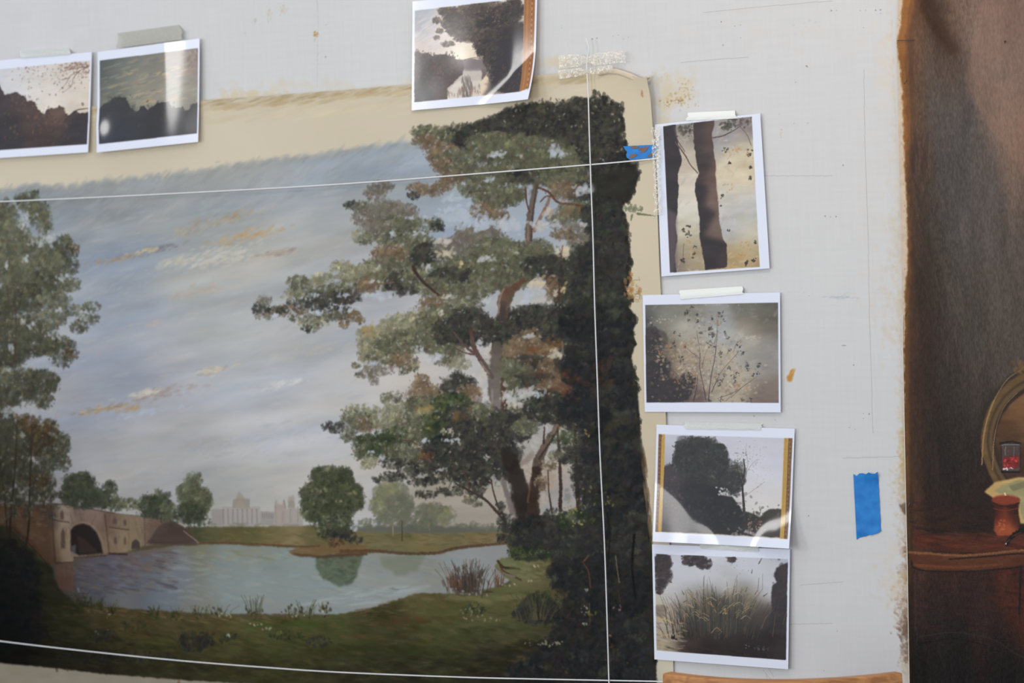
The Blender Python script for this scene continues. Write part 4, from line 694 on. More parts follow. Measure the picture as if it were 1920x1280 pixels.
    c.dabs(q + c.rs.randn(n, 2) * [1.5, 2] - [3, 0], 3 + 3 * c.rs.rand(n), c.tint([(46, 46, 40), (54, 52, 44), (40, 38, 34)], n, None, 4), .6, 1.5, 80, 40)
    c.streaks([(1208, 830), (1216, 910), (1226, 1012), (1220, 1012), (1210, 930), (1204, 850)], 70, [(112, 92, 68), (92, 72, 54), (132, 112, 84)], (8, 26), 6, 82, 6, .4)
    c.cluster(1188, 390, 18, 6, ([(112, 116, 92)], [(122, 124, 98)], [(134, 134, 108)]), light=.3, dens=.8); c.line([(1196, 400), (1212, 402), (1230, 404)], 4, 1.4, (124, 124, 96), .7); c.line([(1186, 402), (1184, 412)], 4, 3, (120, 122, 98), .7)
    c.dabs(np.stack([1184 + c.rs.randn(26) * 8, 548 + c.rs.randn(26) * 10], -1), 2 + 3 * c.rs.rand(26), c.tint([(168, 116, 66), (182, 140, 92)], 26), .5); c.dabs([(1183, 512), (1181, 520)], [5, 4], [(170, 112, 60), (160, 104, 60)], .7)
    for i in range(10):
        yy = 522 + c.rs.rand() * 40; c.line([(1188, yy), (1194 + c.rs.rand() * 8, yy + c.rs.randn() * 5), (1196 + c.rs.rand() * 14, yy + c.rs.randn() * 9)], .9, .6, (150, 124, 92), .4)
    c.dabs([(1209, 173), (1208, 177), (1210, 180)], [3.2, 3, 2.4], [(200, 128, 104)] * 3, .8, 1.4, 80, 10)
    # bottom edge of the paint, bare ground below
    bot = [(-430, 1217), (-100, 1232), (0, 1241), (60, 1246), (134, 1254), (180, 1260), (235, 1265), (300, 1270), (370, 1275), (470, 1281), (560, 1284), (800, 1291), (1234, 1296)]
    c.fill(bot + [(1320, 1400), (-430, 1400)], c.field([(0, 1260, (140, 130, 112)), (300, 1290, (146, 137, 120)), (700, 1310, (170, 162, 146)), (1250, 1270, (222, 216, 196))], 150), 1, 1.2, 2.5, 8, 9, 6)  # bare strip darkens leftwards, the dimmer light painted into its colour
    c.dabs([(108, 1254), (128, 1254), (338, 1276), (336, 1280)], [5, 4, 4, 4], [(70, 62, 42), (82, 72, 50), (112, 84, 54), (112, 84, 54)], .7, 1.6, 80, 10)
    # light falloff towards the lower left, painted in by darkening the picture's colours
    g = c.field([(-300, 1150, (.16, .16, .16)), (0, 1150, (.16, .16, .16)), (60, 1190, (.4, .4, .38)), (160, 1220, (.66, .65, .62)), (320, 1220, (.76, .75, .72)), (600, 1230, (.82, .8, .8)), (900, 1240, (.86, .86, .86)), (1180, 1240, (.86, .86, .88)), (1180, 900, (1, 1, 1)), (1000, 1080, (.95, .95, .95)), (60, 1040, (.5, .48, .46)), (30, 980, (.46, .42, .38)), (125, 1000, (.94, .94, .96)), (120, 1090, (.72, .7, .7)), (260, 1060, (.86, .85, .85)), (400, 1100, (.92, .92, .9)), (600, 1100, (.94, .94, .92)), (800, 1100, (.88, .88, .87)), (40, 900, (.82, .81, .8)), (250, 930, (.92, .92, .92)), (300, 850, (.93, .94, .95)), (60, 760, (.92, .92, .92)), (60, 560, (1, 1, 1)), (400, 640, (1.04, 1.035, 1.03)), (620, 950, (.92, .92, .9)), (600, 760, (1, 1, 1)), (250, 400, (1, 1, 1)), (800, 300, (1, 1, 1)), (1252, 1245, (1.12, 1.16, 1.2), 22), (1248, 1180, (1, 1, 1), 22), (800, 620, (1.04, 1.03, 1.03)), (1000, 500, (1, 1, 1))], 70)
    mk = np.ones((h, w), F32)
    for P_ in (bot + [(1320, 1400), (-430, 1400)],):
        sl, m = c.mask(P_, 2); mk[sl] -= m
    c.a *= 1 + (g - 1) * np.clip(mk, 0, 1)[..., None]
    return c
# ------------------------------------------------------------------ the small reference prints
PAPER = (222, 226, 238)


def quad_art(quad, w, h, seed):
    c = Art(homography(quad, [(0, 0), (w, 0), (w, h), (0, h)]), w, h, PAPER, seed)
    c.body = .62; c.dn = 2.
    return c


def trim(c, pic):
    """white margin of the photo paper round the printed picture"""
    c.a[:] = c.a * .4 + boxblur(c.a, 1) * .6
    sl, m = c.mask(pic, .35)
    o = np.array(PAPER, F32) * np.ones_like(c.a); o[sl] += (c.a[sl] - o[sl]) * m[..., None]
    c.a[:] = o
    return c


def scat(c, x, y, sx, sy, n, col, r=(1.2, 3.), al=.7, asp=1.6, ang=-10, spread=70, jit=6):
    c.dabs(np.stack([x + c.rs.randn(n) * sx, y + c.rs.randn(n) * sy], -1), r[0] + (r[1] - r[0]) * c.rs.rand(n), c.tint(col, n, None, jit), al, asp, ang, spread)


def art_castle_ridge(q):                                # far left print
    c = quad_art(q, 560, 430, 21)
    pic = [(-17, 131), (169, 113), (165.5, 270), (-21, 283)]
    f = c.field([(0, 140, (196, 196, 198)), (60, 135, (206, 200, 194)), (120, 130, (200, 188, 176)), (20, 165, (208, 204, 202)), (90, 165, (220, 212, 204)), (140, 165, (214, 204, 192)), (100, 195, (222, 210, 194)), (150, 195, (206, 190, 168))], 26)
    c.fill(pic, f, 1, .6, tex=10)
    c.streaks(pic, 120, [(206, 178, 158), (220, 214, 208), (186, 188, 194)], (6, 22), 5, -4, 5, .25)
    for (x, y, sx, sy, n) in [(150, 122, 14, 6, 90), (128, 126, 12, 5, 40), (156, 138, 8, 7, 40), (110, 135, 16, 8, 26), (120, 150, 20, 8, 26), (80, 150, 20, 16, 26), (60, 128, 20, 5, 20), (40, 150, 12, 12, 8)]:
        scat(c, x, y, sx, sy, n, [(120, 84, 66), (92, 62, 52), (150, 112, 88)], (.8, 2.2), .6)
    for P_ in [[(166, 124), (150, 132), (132, 142), (124, 156), (110, 172)], [(150, 132), (138, 146), (134, 160), (118, 174)], [(160, 126), (140, 128), (116, 134)], [(130, 146), (112, 150)]]: c.line(P_, 1.4, .8, (90, 60, 48), .75)
    sky = [(-30, 150), (-2, 158), (2, 165), (10, 178), (14, 176), (32, 172), (36, 176), (48, 182), (52, 190), (58, 187), (66, 190), (72, 204), (84, 214), (88, 206), (96, 202), (108, 204), (112, 198), (121, 201), (122, 208), (126, 216), (134, 214), (140, 206), (150, 212), (167, 210), (167, 272), (-24, 286)]
    g = c.field([(0, 190, (52, 42, 42)), (30, 190, (70, 54, 48)), (60, 205, (72, 54, 46)), (20, 230, (40, 30, 30)), (60, 240, (64, 44, 36)), (110, 225, (84, 60, 48)), (150, 235, (44, 34, 36)), (20, 265, (32, 27, 31)), (90, 262, (58, 40, 36)), (140, 262, (40, 33, 38))], 18)
    c.fill(sky, g, 1, .8, 2, 5, 2, tex=12)
    scat(c, 75, 235, 36, 18, 160, [(98, 66, 46), (40, 30, 28), (120, 84, 58), (52, 38, 34)], (1, 3.4), .5)
    scat(c, 40, 188, 22, 7, 50, [(92, 74, 66), (120, 96, 84), (48, 38, 36)], (1, 2.6), .5)
    c.line([(122, 228), (134, 214), (146, 206), (166, 203)], 2.6, 1.6, (48, 34, 30), .9); c.line([(144, 212), (160, 208)], 1.2, 1, (210, 190, 160), .5)
    c.fill([(92, 206), (108, 200), (122, 202), (124, 214), (96, 216)], (104, 82, 70), .5, 1, 2, 5)
    return trim(c, pic)


def art_evening_ridge(q):
    c = quad_art(q, 560, 430, 22)
    pic = [(186.5, 113), (371.5, 89.5), (371.5, 250), (188, 270)]
    f = c.field([(195, 118, (72, 76, 74)), (230, 115, (98, 102, 94)), (280, 105, (116, 116, 106)), (340, 98, (134, 122, 112)), (200, 150, (84, 88, 82)), (240, 140, (116, 116, 104)), (290, 140, (134, 128, 114)), (340, 140, (146, 138, 126)), (210, 180, (112, 112, 96)), (270, 172, (140, 136, 118)), (330, 175, (142, 140, 126)), (360, 120, (120, 100, 92)), (350, 190, (132, 126, 108))], 22)
    c.fill(pic, f, 1, .6, tex=8)
    c.streaks([(190, 120), (370, 95), (370, 190), (190, 196)], 170, [(176, 142, 98), (96, 100, 98), (150, 148, 134), (124, 104, 84), (168, 158, 132)], (6, 26), 6, -8, 6, .34)
    for (x, y, l) in [(300, 140, 40), (330, 128, 30), (262, 180, 36), (290, 172, 30), (330, 186, 40), (240, 136, 26), (280, 190, 30)]:
        scat(c, x, y, l * .4, 2.4, 12, [(190, 150, 100), (200, 176, 134)], (3, 7), .45, 6, -8, 6)
    scat(c, 360, 110, 8, 10, 30, [(96, 70, 64), (120, 88, 78)], (2, 5), .4)
    sky = [(184, 206), (196, 194), (206, 190), (212, 184), (224, 181), (236, 183), (244, 198), (254, 210), (262, 206), (264, 200), (272, 198), (278, 206), (290, 198), (296, 193), (319, 191), (322, 201), (340, 201), (344, 199), (348, 208), (358, 203), (362, 194), (374, 192), (374, 252), (186, 272)]
    g = c.field([(200, 205, (44, 44, 46)), (230, 195, (38, 38, 38)), (300, 205, (42, 38, 38)), (360, 210, (46, 42, 44)), (210, 240, (40, 42, 54)), (270, 235, (34, 31, 34)), (340, 235, (30, 28, 35)), (240, 262, (36, 36, 46))], 20)
    c.fill(sky, g, 1, 1, 1.6, 5, 5, tex=7)
    for i in range(26):
        x = 240 + c.rs.rand() * 16; c.line([(x, 214), (x + c.rs.randn() * 6, 190 + c.rs.rand() * 12)], 1.2, .6, (46, 44, 42), .6)
    scat(c, 310, 215, 40, 14, 60, [(56, 46, 44), (34, 30, 32)], (1.4, 4), .4); scat(c, 222, 186, 12, 5, 40, [(42, 42, 40), (70, 70, 62)], (1, 2.4), .6)
    return trim(c, pic)


def art_river_oak(q):
    c = quad_art(q, 600, 464, 23)
    pic = [(777.5, 19.5), (982.5, -4), (979.5, 172), (776, 191.5)]
    f = c.field([(785, 30, (150, 156, 164)), (800, 50, (176, 174, 176)), (830, 30, (190, 182, 176)), (790, 75, (168, 164, 166)), (820, 80, (206, 192, 182)), (850, 90, (228, 214, 196)), (870, 100, (234, 222, 200)), (800, 95, (224, 206, 192)), (900, 105, (226, 204, 176)), (840, 60, (204, 194, 186)), (780, 90, (196, 176, 164))], 18)
    c.fill(pic, f, 1, .6, tex=9)
    c.streaks([(778, 25), (850, 20), (830, 90), (778, 92)], 90, [(210, 180, 156), (156, 160, 172), (222, 210, 200)], (8, 26), 6, -22, 7, .3)
    # dark far bank and river
    g = c.field([(785, 110, (52, 40, 38)), (820, 115, (66, 50, 46)), (850, 120, (76, 60, 56)), (800, 150, (48, 36, 34)), (845, 150, (64, 46, 42)), (790, 180, (36, 30, 32)), (840, 180, (70, 50, 44)), (880, 120, (108, 98, 98)), (900, 118, (120, 106, 102))], 14)
    c.fill([(777, 99), (784, 96), (790, 101), (800, 99), (812, 104), (824, 102), (836, 101), (850, 106), (858, 112), (866, 112), (905, 110), (915, 130), (905, 150), (860, 150), (838, 172), (840, 190), (776, 192)], g, 1, 1, 2.4, 6, 2, tex=12)
    scat(c, 815, 135, 26, 18, 190, [(84, 56, 46), (48, 36, 34), (104, 72, 58), (40, 32, 32)], (1.2, 3.6), .5); scat(c, 815, 105, 26, 4, 80, [(56, 44, 40), (80, 62, 54)], (1.2, 3), .6)
    c.fill([(870, 130), (902, 128), (904, 150), (898, 180), (840, 186), (838, 166), (856, 150), (866, 140)], (206, 196, 184), .9, 1.4, 3, 8, 4, tex=16)
    c.streaks([(866, 148), (884, 146), (886, 182), (864, 184)], 50, [(96, 84, 80), (120, 108, 100)], (8, 20), 4, 88, 4, .5); c.streaks([(838, 168), (900, 160), (900, 184), (838, 188)], 60, [(150, 118, 98), (90, 68, 58), (220, 200, 180)], (4, 12), 3, 85, 10, .45)
    c.fill([(868, 112), (905, 112), (915, 126), (900, 132), (872, 132)], (128, 116, 116), .8, 2, 2)
    # oak
    O = ([(72, 62, 56), (62, 54, 50), (80, 66, 58)], [(104, 90, 74), (96, 84, 70)], [(150, 126, 90), (128, 110, 84)])
    O2 = ([(56, 48, 46), (50, 44, 44)], [(78, 68, 62), (86, 72, 60)], [(120, 98, 72), (104, 90, 76)])
    for a in [(905, 20, 46, 18, O), (860, 30, 26, 18, O), (842, 24, 16, 12, O), (880, 50, 40, 18, O), (858, 55, 22, 14, O), (930, 40, 40, 26, O2), (960, 20, 24, 22, O2), (900, 66, 36, 14, O), (872, 70, 22, 8, O), (840, 82, 12, 5, O), (818, 38, 8, 6, O), (830, 20, 10, 8, O), (818, 70, 6, 4, O), (920, 80, 34, 22, O2), (960, 70, 30, 30, O2), (935, 110, 28, 34, O2), (950, 140, 34, 30, O2), (965, 165, 20, 16, O2), (912, 96, 20, 14, O2), (825, 58, 8, 4, O), (838, 44, 12, 10, O)]:
        c.cluster(*a, dens=1.1, light=.3, fine=.7)
    c.fill([(938, 60), (960, 50), (982, 50), (982, 172), (906, 180), (918, 150), (928, 110)], (44, 40, 44), .72, 6, 4, 10, 3, tex=8)
    c.fill([(926, 62), (940, 50), (968, 50), (982, 54), (982, 64), (950, 60)], (58, 44, 40), .5, 4, 3)
    for P_ in [[(890, 70), (900, 90), (912, 108)], [(880, 66), (896, 86), (906, 100)], [(870, 112), (890, 108), (910, 112)]]: c.line(P_, 1.2, 1, (72, 56, 48), .7)
    scat(c, 962, 150, 14, 14, 40, [(104, 66, 46), (76, 52, 40)], (1.4, 3.6), .5); scat(c, 920, 30, 30, 10, 20, [(180, 150, 100), (150, 128, 96)], (1, 2), .5); scat(c, 916, 140, 6, 10, 14, [(140, 114, 104)], (2, 4), .4)
    # its gilt frame, photographed along with it
    c.fill([(982.5, -6), (1003.5, -8), (1001, 166), (979.5, 172)], (158, 104, 56), 1, .5, tex=10)
    for x, col in [(985, (128, 82, 42)), (989, (184, 126, 70)), (993, (140, 90, 48)), (1001, (120, 78, 44))]: c.line([(x, -6), (x - 2.4, 170)], 1.3, 1.3, col, .7)
    for i in range(34): c.dabs([(997.5 - i * .07, -4 + i * 5.1)], 1.5, (84, 58, 44) if i % 2 else (206, 160, 104), .8, 1.2)
    return trim(c, [(777.5, 19.5), (1003.8, -6.5), (1001, 169), (979.5, 172), (776, 191.5)])


def art_two_trunks(q):
    c = quad_art(q, 430, 560, 24)
    pic = [(1243.3, 235.7), (1409.4, 217.9), (1424.5, 500.3), (1256.3, 511)]
    f = c.field([(1290, 250, (140, 132, 122)), (1280, 300, (190, 176, 156)), (1290, 350, (206, 194, 176)), (1290, 400, (204, 200, 184)), (1285, 440, (186, 176, 150)), (1290, 490, (160, 144, 112)), (1260, 500, (120, 104, 100)), (1350, 240, (150, 142, 134)), (1400, 230, (128, 116, 112)), (1360, 260, (158, 156, 160)), (1380, 290, (200, 188, 160)), (1400, 300, (198, 184, 154)), (1380, 330, (212, 196, 164)), (1370, 370, (196, 190, 178)), (1400, 390, (186, 184, 178)), (1370, 430, (180, 180, 178)), (1410, 440, (190, 182, 162)), (1400, 480, (186, 164, 122)), (1370, 490, (170, 142, 96)), (1420, 490, (150, 128, 88))], 20)
    c.fill(pic, f, 1, .6, tex=16)
    c.streaks(pic, 260, [(214, 206, 192), (176, 178, 184), (206, 176, 128), (222, 212, 184), (164, 154, 138)], (4, 16), 3, -20, 60, .26)
    T = [(40, 33, 34), (58, 47, 44), (72, 58, 52), (48, 38, 38)]
    c.fill([(1240, 238), (1266, 232), (1271, 270), (1278, 300), (1276, 310), (1270, 325), (1272, 350), (1270, 395), (1266, 420), (1270, 450), (1264, 480), (1268, 510), (1252, 512)], (46, 38, 40), 1, 1.4, 1.6, 8, 1, tex=10)
    c.fill([(1250, 390), (1268, 400), (1269, 450), (1265, 510), (1254, 512)], (98, 84, 88), .7, 5)
    tr = [(1300, 230), (1340, 224), (1335, 250), (1337, 280), (1342, 310), (1342, 330), (1345, 365), (1350, 420), (1355, 445), (1362, 460), (1364, 500), (1322, 506), (1317, 470), (1312, 440), (1311, 410), (1308, 380), (1302, 358), (1304, 342), (1310, 325), (1306, 300), (1301, 270)]
    g = c.field([(1310, 250, (58, 46, 42)), (1330, 250, (82, 64, 56)), (1315, 320, (58, 46, 43)), (1335, 330, (98, 76, 66)), (1312, 365, (44, 36, 36)), (1338, 370, (112, 90, 78)), (1320, 410, (42, 34, 34)), (1345, 425, (110, 90, 78)), (1335, 470, (44, 35, 34)), (1355, 490, (54, 42, 40)), (1330, 500, (40, 32, 33))], 10)
    c.fill(tr, g, 1, 1.2, 1.8, 7, 4, tex=12)
    c.line([(1266, 266), (1284, 290), (1294, 308), (1308, 324)], 3, 2.4, (92, 72, 60), .85); c.line([(1264, 240), (1270, 262), (1284, 284)], 3, 2, (84, 68, 62), .6); c.line([(1336, 258), (1356, 254), (1376, 244), (1388, 236)], 2.6, 2, (84, 68, 62), .85); c.line([(1388, 238), (1400, 252), (1409, 274)], 1.6, 1.2, (100, 80, 72), .8)
    c.line([(1342, 300), (1343, 340), (1348, 380)], 2, 2, (190, 156, 120), .4)
    scat(c, 1284, 242, 9, 8, 40, [(58, 54, 48), (80, 74, 62)], (1.6, 4), .7); scat(c, 1366, 234, 9, 6, 40, [(78, 78, 58), (56, 54, 44)], (1.6, 4), .7); scat(c, 1390, 228, 12, 5, 30, [(90, 76, 72), (70, 60, 56)], (1.6, 4), .6)
    for (x, y, r, n) in [(1367.5, 305, 3, 9), (1405, 287, 6, 12), (1361, 280, 6, 12), (1407, 313, 4, 8), (1405.5, 334, 3, 7), (1353, 366, 3, 7), (1352, 385, 1, 2), (1281, 430, 4, 8), (1291, 424, 4, 8), (1290, 438, 5, 12), (1280, 488, 4, 12), (1303, 462, 4, 6), (1300, 475, 4, 6), (1400, 493, 4, 12), (1413, 488, 4, 12), (1366, 430, 4, 4), (1416, 455, 3, 5)]:
        scat(c, x, y, r * .5, r * .5, n, [(52, 44, 40), (70, 62, 44), (44, 38, 36)], (1.2, 2.6), .8)
    for (x, y, n) in [(1380, 282, 20), (1404, 284, 14), (1365, 288, 12), (1300, 474, 12), (1390, 480, 26), (1400, 462, 20), (1290, 455, 10), (1368, 348, 10)]: scat(c, x, y, 8, 5, n, [(190, 144, 74), (176, 134, 76)], (1.2, 2.6), .5)
    c.line([(1282, 456), (1281, 470), (1281, 486)], 1, .8, (60, 48, 44), .8)
    return trim(c, pic)


def art_autumn_bush(q):
    c = quad_art(q, 560, 460, 25)
    pic = [(1209, 571), (1458.8, 566.6), (1460, 755), (1211.9, 753.9)]
    f = c.field([(1215, 578, (92, 92, 84)), (1250, 585, (118, 116, 104)), (1300, 575, (124, 120, 106)), (1340, 590, (146, 144, 140)), (1400, 575, (104, 102, 90)), (1440, 590, (92, 88, 78)), (1410, 610, (110, 100, 84)), (1450, 620, (106, 98, 84)), (1240, 620, (146, 140, 122)), (1290, 620, (168, 162, 148)), (1350, 620, (166, 166, 164)), (1390, 640, (164, 162, 158)), (1440, 650, (148, 144, 138)), (1400, 632, (176, 166, 146)), (1250, 660, (120, 104, 82)), (1300, 660, (166, 152, 130)), (1350, 670, (170, 160, 142)), (1420, 690, (150, 144, 136)), (1230, 700, (58, 48, 44)), (1225, 650, (44, 42, 42)), (1290, 700, (140, 120, 100)), (1340, 710, (160, 150, 134)), (1390, 720, (172, 160, 138)), (1440, 730, (124, 110, 98)), (1250, 740, (40, 32, 36)), (1300, 740, (104, 88, 82)), (1360, 745, (168, 156, 138)), (1430, 750, (112, 96, 86)), (1215, 620, (46, 46, 46))], 17)
    c.fill(pic, f, 1, .6, tex=14)
    c.streaks([(1215, 575), (1455, 570), (1455, 700), (1215, 690)], 220, [(180, 176, 166), (120, 116, 104), (160, 150, 128), (138, 138, 140)], (4, 18), 3, -20, 40, .2)
    for a in [(1225, 640, 12, 30), (1235, 690, 22, 22), (1245, 730, 36, 26), (1220, 720, 18, 40), (1275, 735, 20, 18), (1290, 715, 14, 18)]:
        c.cluster(*a, ([(38, 33, 35), (46, 38, 36)], [(66, 54, 46), (56, 46, 44)], [(104, 76, 54), (84, 66, 52)]), dens=.8, light=.2, fine=.8, loose=1.4)
    # soft clouds of foliage behind the twigs
    for (x, y, sx, sy, n) in [(1300, 690, 34, 24, 300), (1350, 720, 34, 16, 170), (1270, 660, 22, 18, 100), (1330, 650, 24, 20, 90), (1370, 665, 12, 8, 40), (1335, 605, 8, 12, 30), (1305, 600, 10, 10, 24), (1385, 725, 24, 12, 80), (1240, 655, 14, 10, 36), (1400, 690, 18, 8, 30)]:
        scat(c, x, y, sx, sy, n, [(188, 170, 138), (150, 126, 98), (128, 116, 112), (206, 196, 170), (104, 90, 84), (174, 140, 96)], (1.2, 3.6), .42)
    b0 = (62, 54, 56)
    for P_, w_ in [([(1328, 752), (1330, 730), (1334, 700), (1340, 670), (1344, 630), (1345, 600)], 1.8), ([(1324, 752), (1318, 720), (1312, 690), (1312, 660), (1306, 620)], 1.8), ([(1334, 735), (1350, 700), (1366, 680), (1384, 660)], 1.4), ([(1300, 752), (1306, 725), (1308, 705)], 2.4), ([(1342, 655), (1340, 640), (1346, 620)], 1.2), ([(1310, 670), (1290, 655), (1284, 645)], 1.1), ([(1290, 752), (1278, 715), (1258, 690)], 1.2), ([(1350, 745), (1376, 735), (1396, 722), (1420, 705)], 1.2), ([(1370, 745), (1392, 725), (1404, 716)], 1), ([(1376, 658), (1380, 645), (1390, 635)], .9), ([(1316, 690), (1320, 670), (1326, 655)], 1), ([(1360, 752), (1372, 740)], 1)]:
        c.line(P_, w_, w_ * .5, b0, .85)
    for (x, y, r, n) in [(1285, 585, 5, 16), (1296, 576, 3, 6), (1291, 600, 4, 8), (1306, 590, 3, 8), (1308, 602, 3, 8), (1348, 586, 2, 5), (1355, 586, 3, 4), (1336, 598, 2, 5), (1350, 594, 3, 4), (1356, 601, 3, 4), (1331, 617, 4, 12), (1335, 628, 5, 14), (1314, 624, 3, 8), (1265, 622, 3, 6), (1274, 627, 3, 5), (1234, 642, 4, 8), (1263, 640, 4, 8), (1284, 649, 3, 6), (1358, 625, 3, 5), (1364, 632, 3, 4), (1369, 655, 3, 4), (1381, 644, 4, 5), (1391, 661, 3, 10), (1388, 648, 3, 4), (1399, 683, 4, 9), (1402, 690, 4, 8), (1422, 686, 3, 10), (1424, 681, 2, 4), (1420, 700, 3, 5), (1411, 704, 3, 5), (1365, 689, 4, 6), (1381, 700, 3, 6), (1392, 748, 4, 8), (1408, 750, 4, 6), (1352, 748, 5, 8), (1330, 750, 4, 6), (1280, 675, 6, 12), (1262, 650, 5, 8), (1350, 662, 5, 10), (1330, 645, 8, 18), (1352, 715, 8, 16), (1375, 708, 6, 10)]:
        scat(c, x, y, r * .55, r * .55, n, [(50, 48, 46), (72, 64, 54), (60, 60, 62)], (.9, 2.3), .75)
    for (x, y) in [(1252, 649), (1284, 648), (1380, 724), (1346, 606), (1238, 658), (1270, 716)]: scat(c, x, y, 3, 3, 8, [(168, 112, 66), (150, 106, 70)], (1.2, 2.6), .6)
    scat(c, 1240, 598, 14, 5, 14, [(176, 172, 156)], (1.4, 3), .6); scat(c, 1400, 634, 18, 2, 20, [(188, 172, 142), (196, 184, 160)], (2, 4), .5, 3); scat(c, 1290, 690, 16, 3, 14, [(200, 190, 160)], (1.4, 3), .5)
    scat(c, 1316, 570, 50, 1.4, 16, [(186, 180, 150)], (1, 2), .5)
    return trim(c, pic)


def art_great_elm(q):
    c = quad_art(q, 580, 466, 26)
    pic = [(1234.5, 813), (1485.8, 821), (1478, 1010), (1230, 996.4)]
    f = c.field([(1255, 830, (196, 196, 204)), (1380, 830, (198, 196, 204)), (1440, 835, (196, 194, 200)), (1400, 880, (206, 206, 214)), (1450, 880, (200, 200, 208)), (1410, 930, (216, 214, 212)), (1450, 940, (214, 210, 206)), (1260, 870, (160, 158, 164)), (1430, 960, (206, 200, 190)), (1390, 940, (196, 190, 184))], 24)
    c.fill(pic, f, 1, .6, tex=6)
    E = ([(46, 46, 42), (40, 40, 38)], [(60, 62, 52), (56, 56, 50)], [(86, 88, 72), (76, 78, 64)])
    for a in [(1300, 838, 36, 20, E), (1322, 830, 24, 12, E), (1345, 850, 18, 20, E), (1290, 865, 30, 24, E), (1330, 870, 38, 24, E), (1275, 858, 14, 16, E), (1300, 900, 44, 24, E), (1340, 900, 36, 24, E), (1352, 870, 14, 22, E), (1270, 910, 30, 20, E), (1380, 885, 12, 20, E), (1385, 900, 12, 14, E), (1376, 915, 14, 14, E), (1275, 846, 9, 9, E), (1255, 880, 10, 12, E)]:
        c.cluster(*a, dens=.9, light=.25, fine=.7, loose=1.1)
    g = c.field([(1250, 900, (66, 58, 60)), (1250, 940, (58, 52, 54)), (1300, 930, (40, 38, 38)), (1340, 950, (34, 32, 33)), (1380, 960, (34, 34, 33)), (1300, 970, (44, 42, 46)), (1350, 985, (38, 34, 34)), (1420, 985, (52, 46, 42)), (1460, 985, (70, 62, 58)), (1440, 965, (54, 52, 42)), (1250, 980, (70, 66, 68))], 18)
    c.fill([(1238, 880), (1256, 872), (1275, 892), (1310, 905), (1345, 912), (1352, 928), (1372, 930), (1385, 945), (1392, 958), (1410, 962), (1424, 968), (1440, 956), (1470, 952), (1479, 1008), (1232, 996)], g, 1, 1.6, 2.5, 8, 3, tex=6)
    scat(c, 1320, 955, 46, 22, 240, [(58, 54, 52), (32, 30, 30), (66, 60, 50), (44, 40, 42)], (1.4, 4), .4)
    scat(c, 1262, 930, 14, 24, 90, [(84, 74, 76), (58, 52, 54), (96, 86, 84)], (1.4, 4), .4)
    c.line([(1396, 976), (1394, 940), (1392, 910), (1396, 880), (1394, 860)], 6, 2.4, (50, 44, 40), .92)
    for P_ in [[(1394, 900), (1402, 870), (1398, 845), (1400, 830)], [(1396, 930), (1410, 920), (1424, 910), (1434, 902)], [(1393, 905), (1386, 880), (1384, 862)], [(1397, 890), (1408, 872), (1420, 860)]]: c.line(P_, 1.2, .6, (120, 104, 96), .7)
    scat(c, 1402, 860, 16, 18, 110, [(150, 128, 112), (170, 148, 130), (120, 104, 92)], (.7, 1.5), .5); scat(c, 1425, 885, 12, 16, 30, [(176, 156, 140)], (.7, 1.3), .5); scat(c, 1386, 872, 6, 14, 50, [(84, 78, 66), (104, 96, 78)], (1, 2.2), .6)
    scat(c, 1355, 922, 5, 4, 12, [(206, 204, 204)], (1.5, 3), .8); scat(c, 1382, 936, 3, 6, 8, [(190, 186, 184)], (1.2, 2.4), .7); scat(c, 1420, 962, 24, 3, 20, [(84, 92, 80), (70, 72, 58)], (2, 4), .6)
    scat(c, 1405, 982, 3, 5, 14, [(160, 124, 104), (134, 100, 86)], (1.4, 2.4), .8); scat(c, 1424, 980, 3, 6, 16, [(176, 138, 116), (120, 90, 76)], (1.4, 2.4), .8); scat(c, 1415, 978, 2, 6, 8, [(60, 48, 44)], (1.2, 2.2), .8); scat(c, 1400, 996, 16, 4, 26, [(190, 182, 182), (150, 138, 136)], (2, 4), .5)
    scat(c, 1440, 965, 10, 8, 40, [(50, 48, 38), (68, 64, 48)], (1.6, 3.6), .6)
    # gilded frame down both sides
    for (a, b, d, e) in [((1234.5, 813), (1246.5, 813.4), (1241, 996.8), (1229.8, 996.2)), ((1470.5, 820.5), (1485.8, 821), (1477.8, 1010), (1463.5, 1008.6))]:
        c.fill([a, b, d, e], (150, 116, 62), 1, .4)
        inner = a[0] > 1300
        for t in np.linspace(.05, .95, 6):
            col = (198, 158, 74) if (t > .5) != inner else (104, 76, 56)
            c.line([(a[0] + (b[0] - a[0]) * t, a[1]), (e[0] + (d[0] - e[0]) * t, e[1])], 2.2, 2.2, col, .8)
        xo = (.25 if not inner else .72)
        for i in range(46):
            v = i / 46; x = (a[0] + (b[0] - a[0]) * xo) * (1 - v) + (e[0] + (d[0] - e[0]) * xo) * v
            c.dabs([(x + c.rs.randn() * 1.4, a[1] + (e[1] - a[1]) * v)], 1.3, (72, 50, 44) if i % 2 else (160, 122, 84), .7, 1.2)
    c.line([(1241, 996.5), (1463, 1008)], 1.4, 1.4, (206, 190, 156), .7)
    return trim(c, pic)


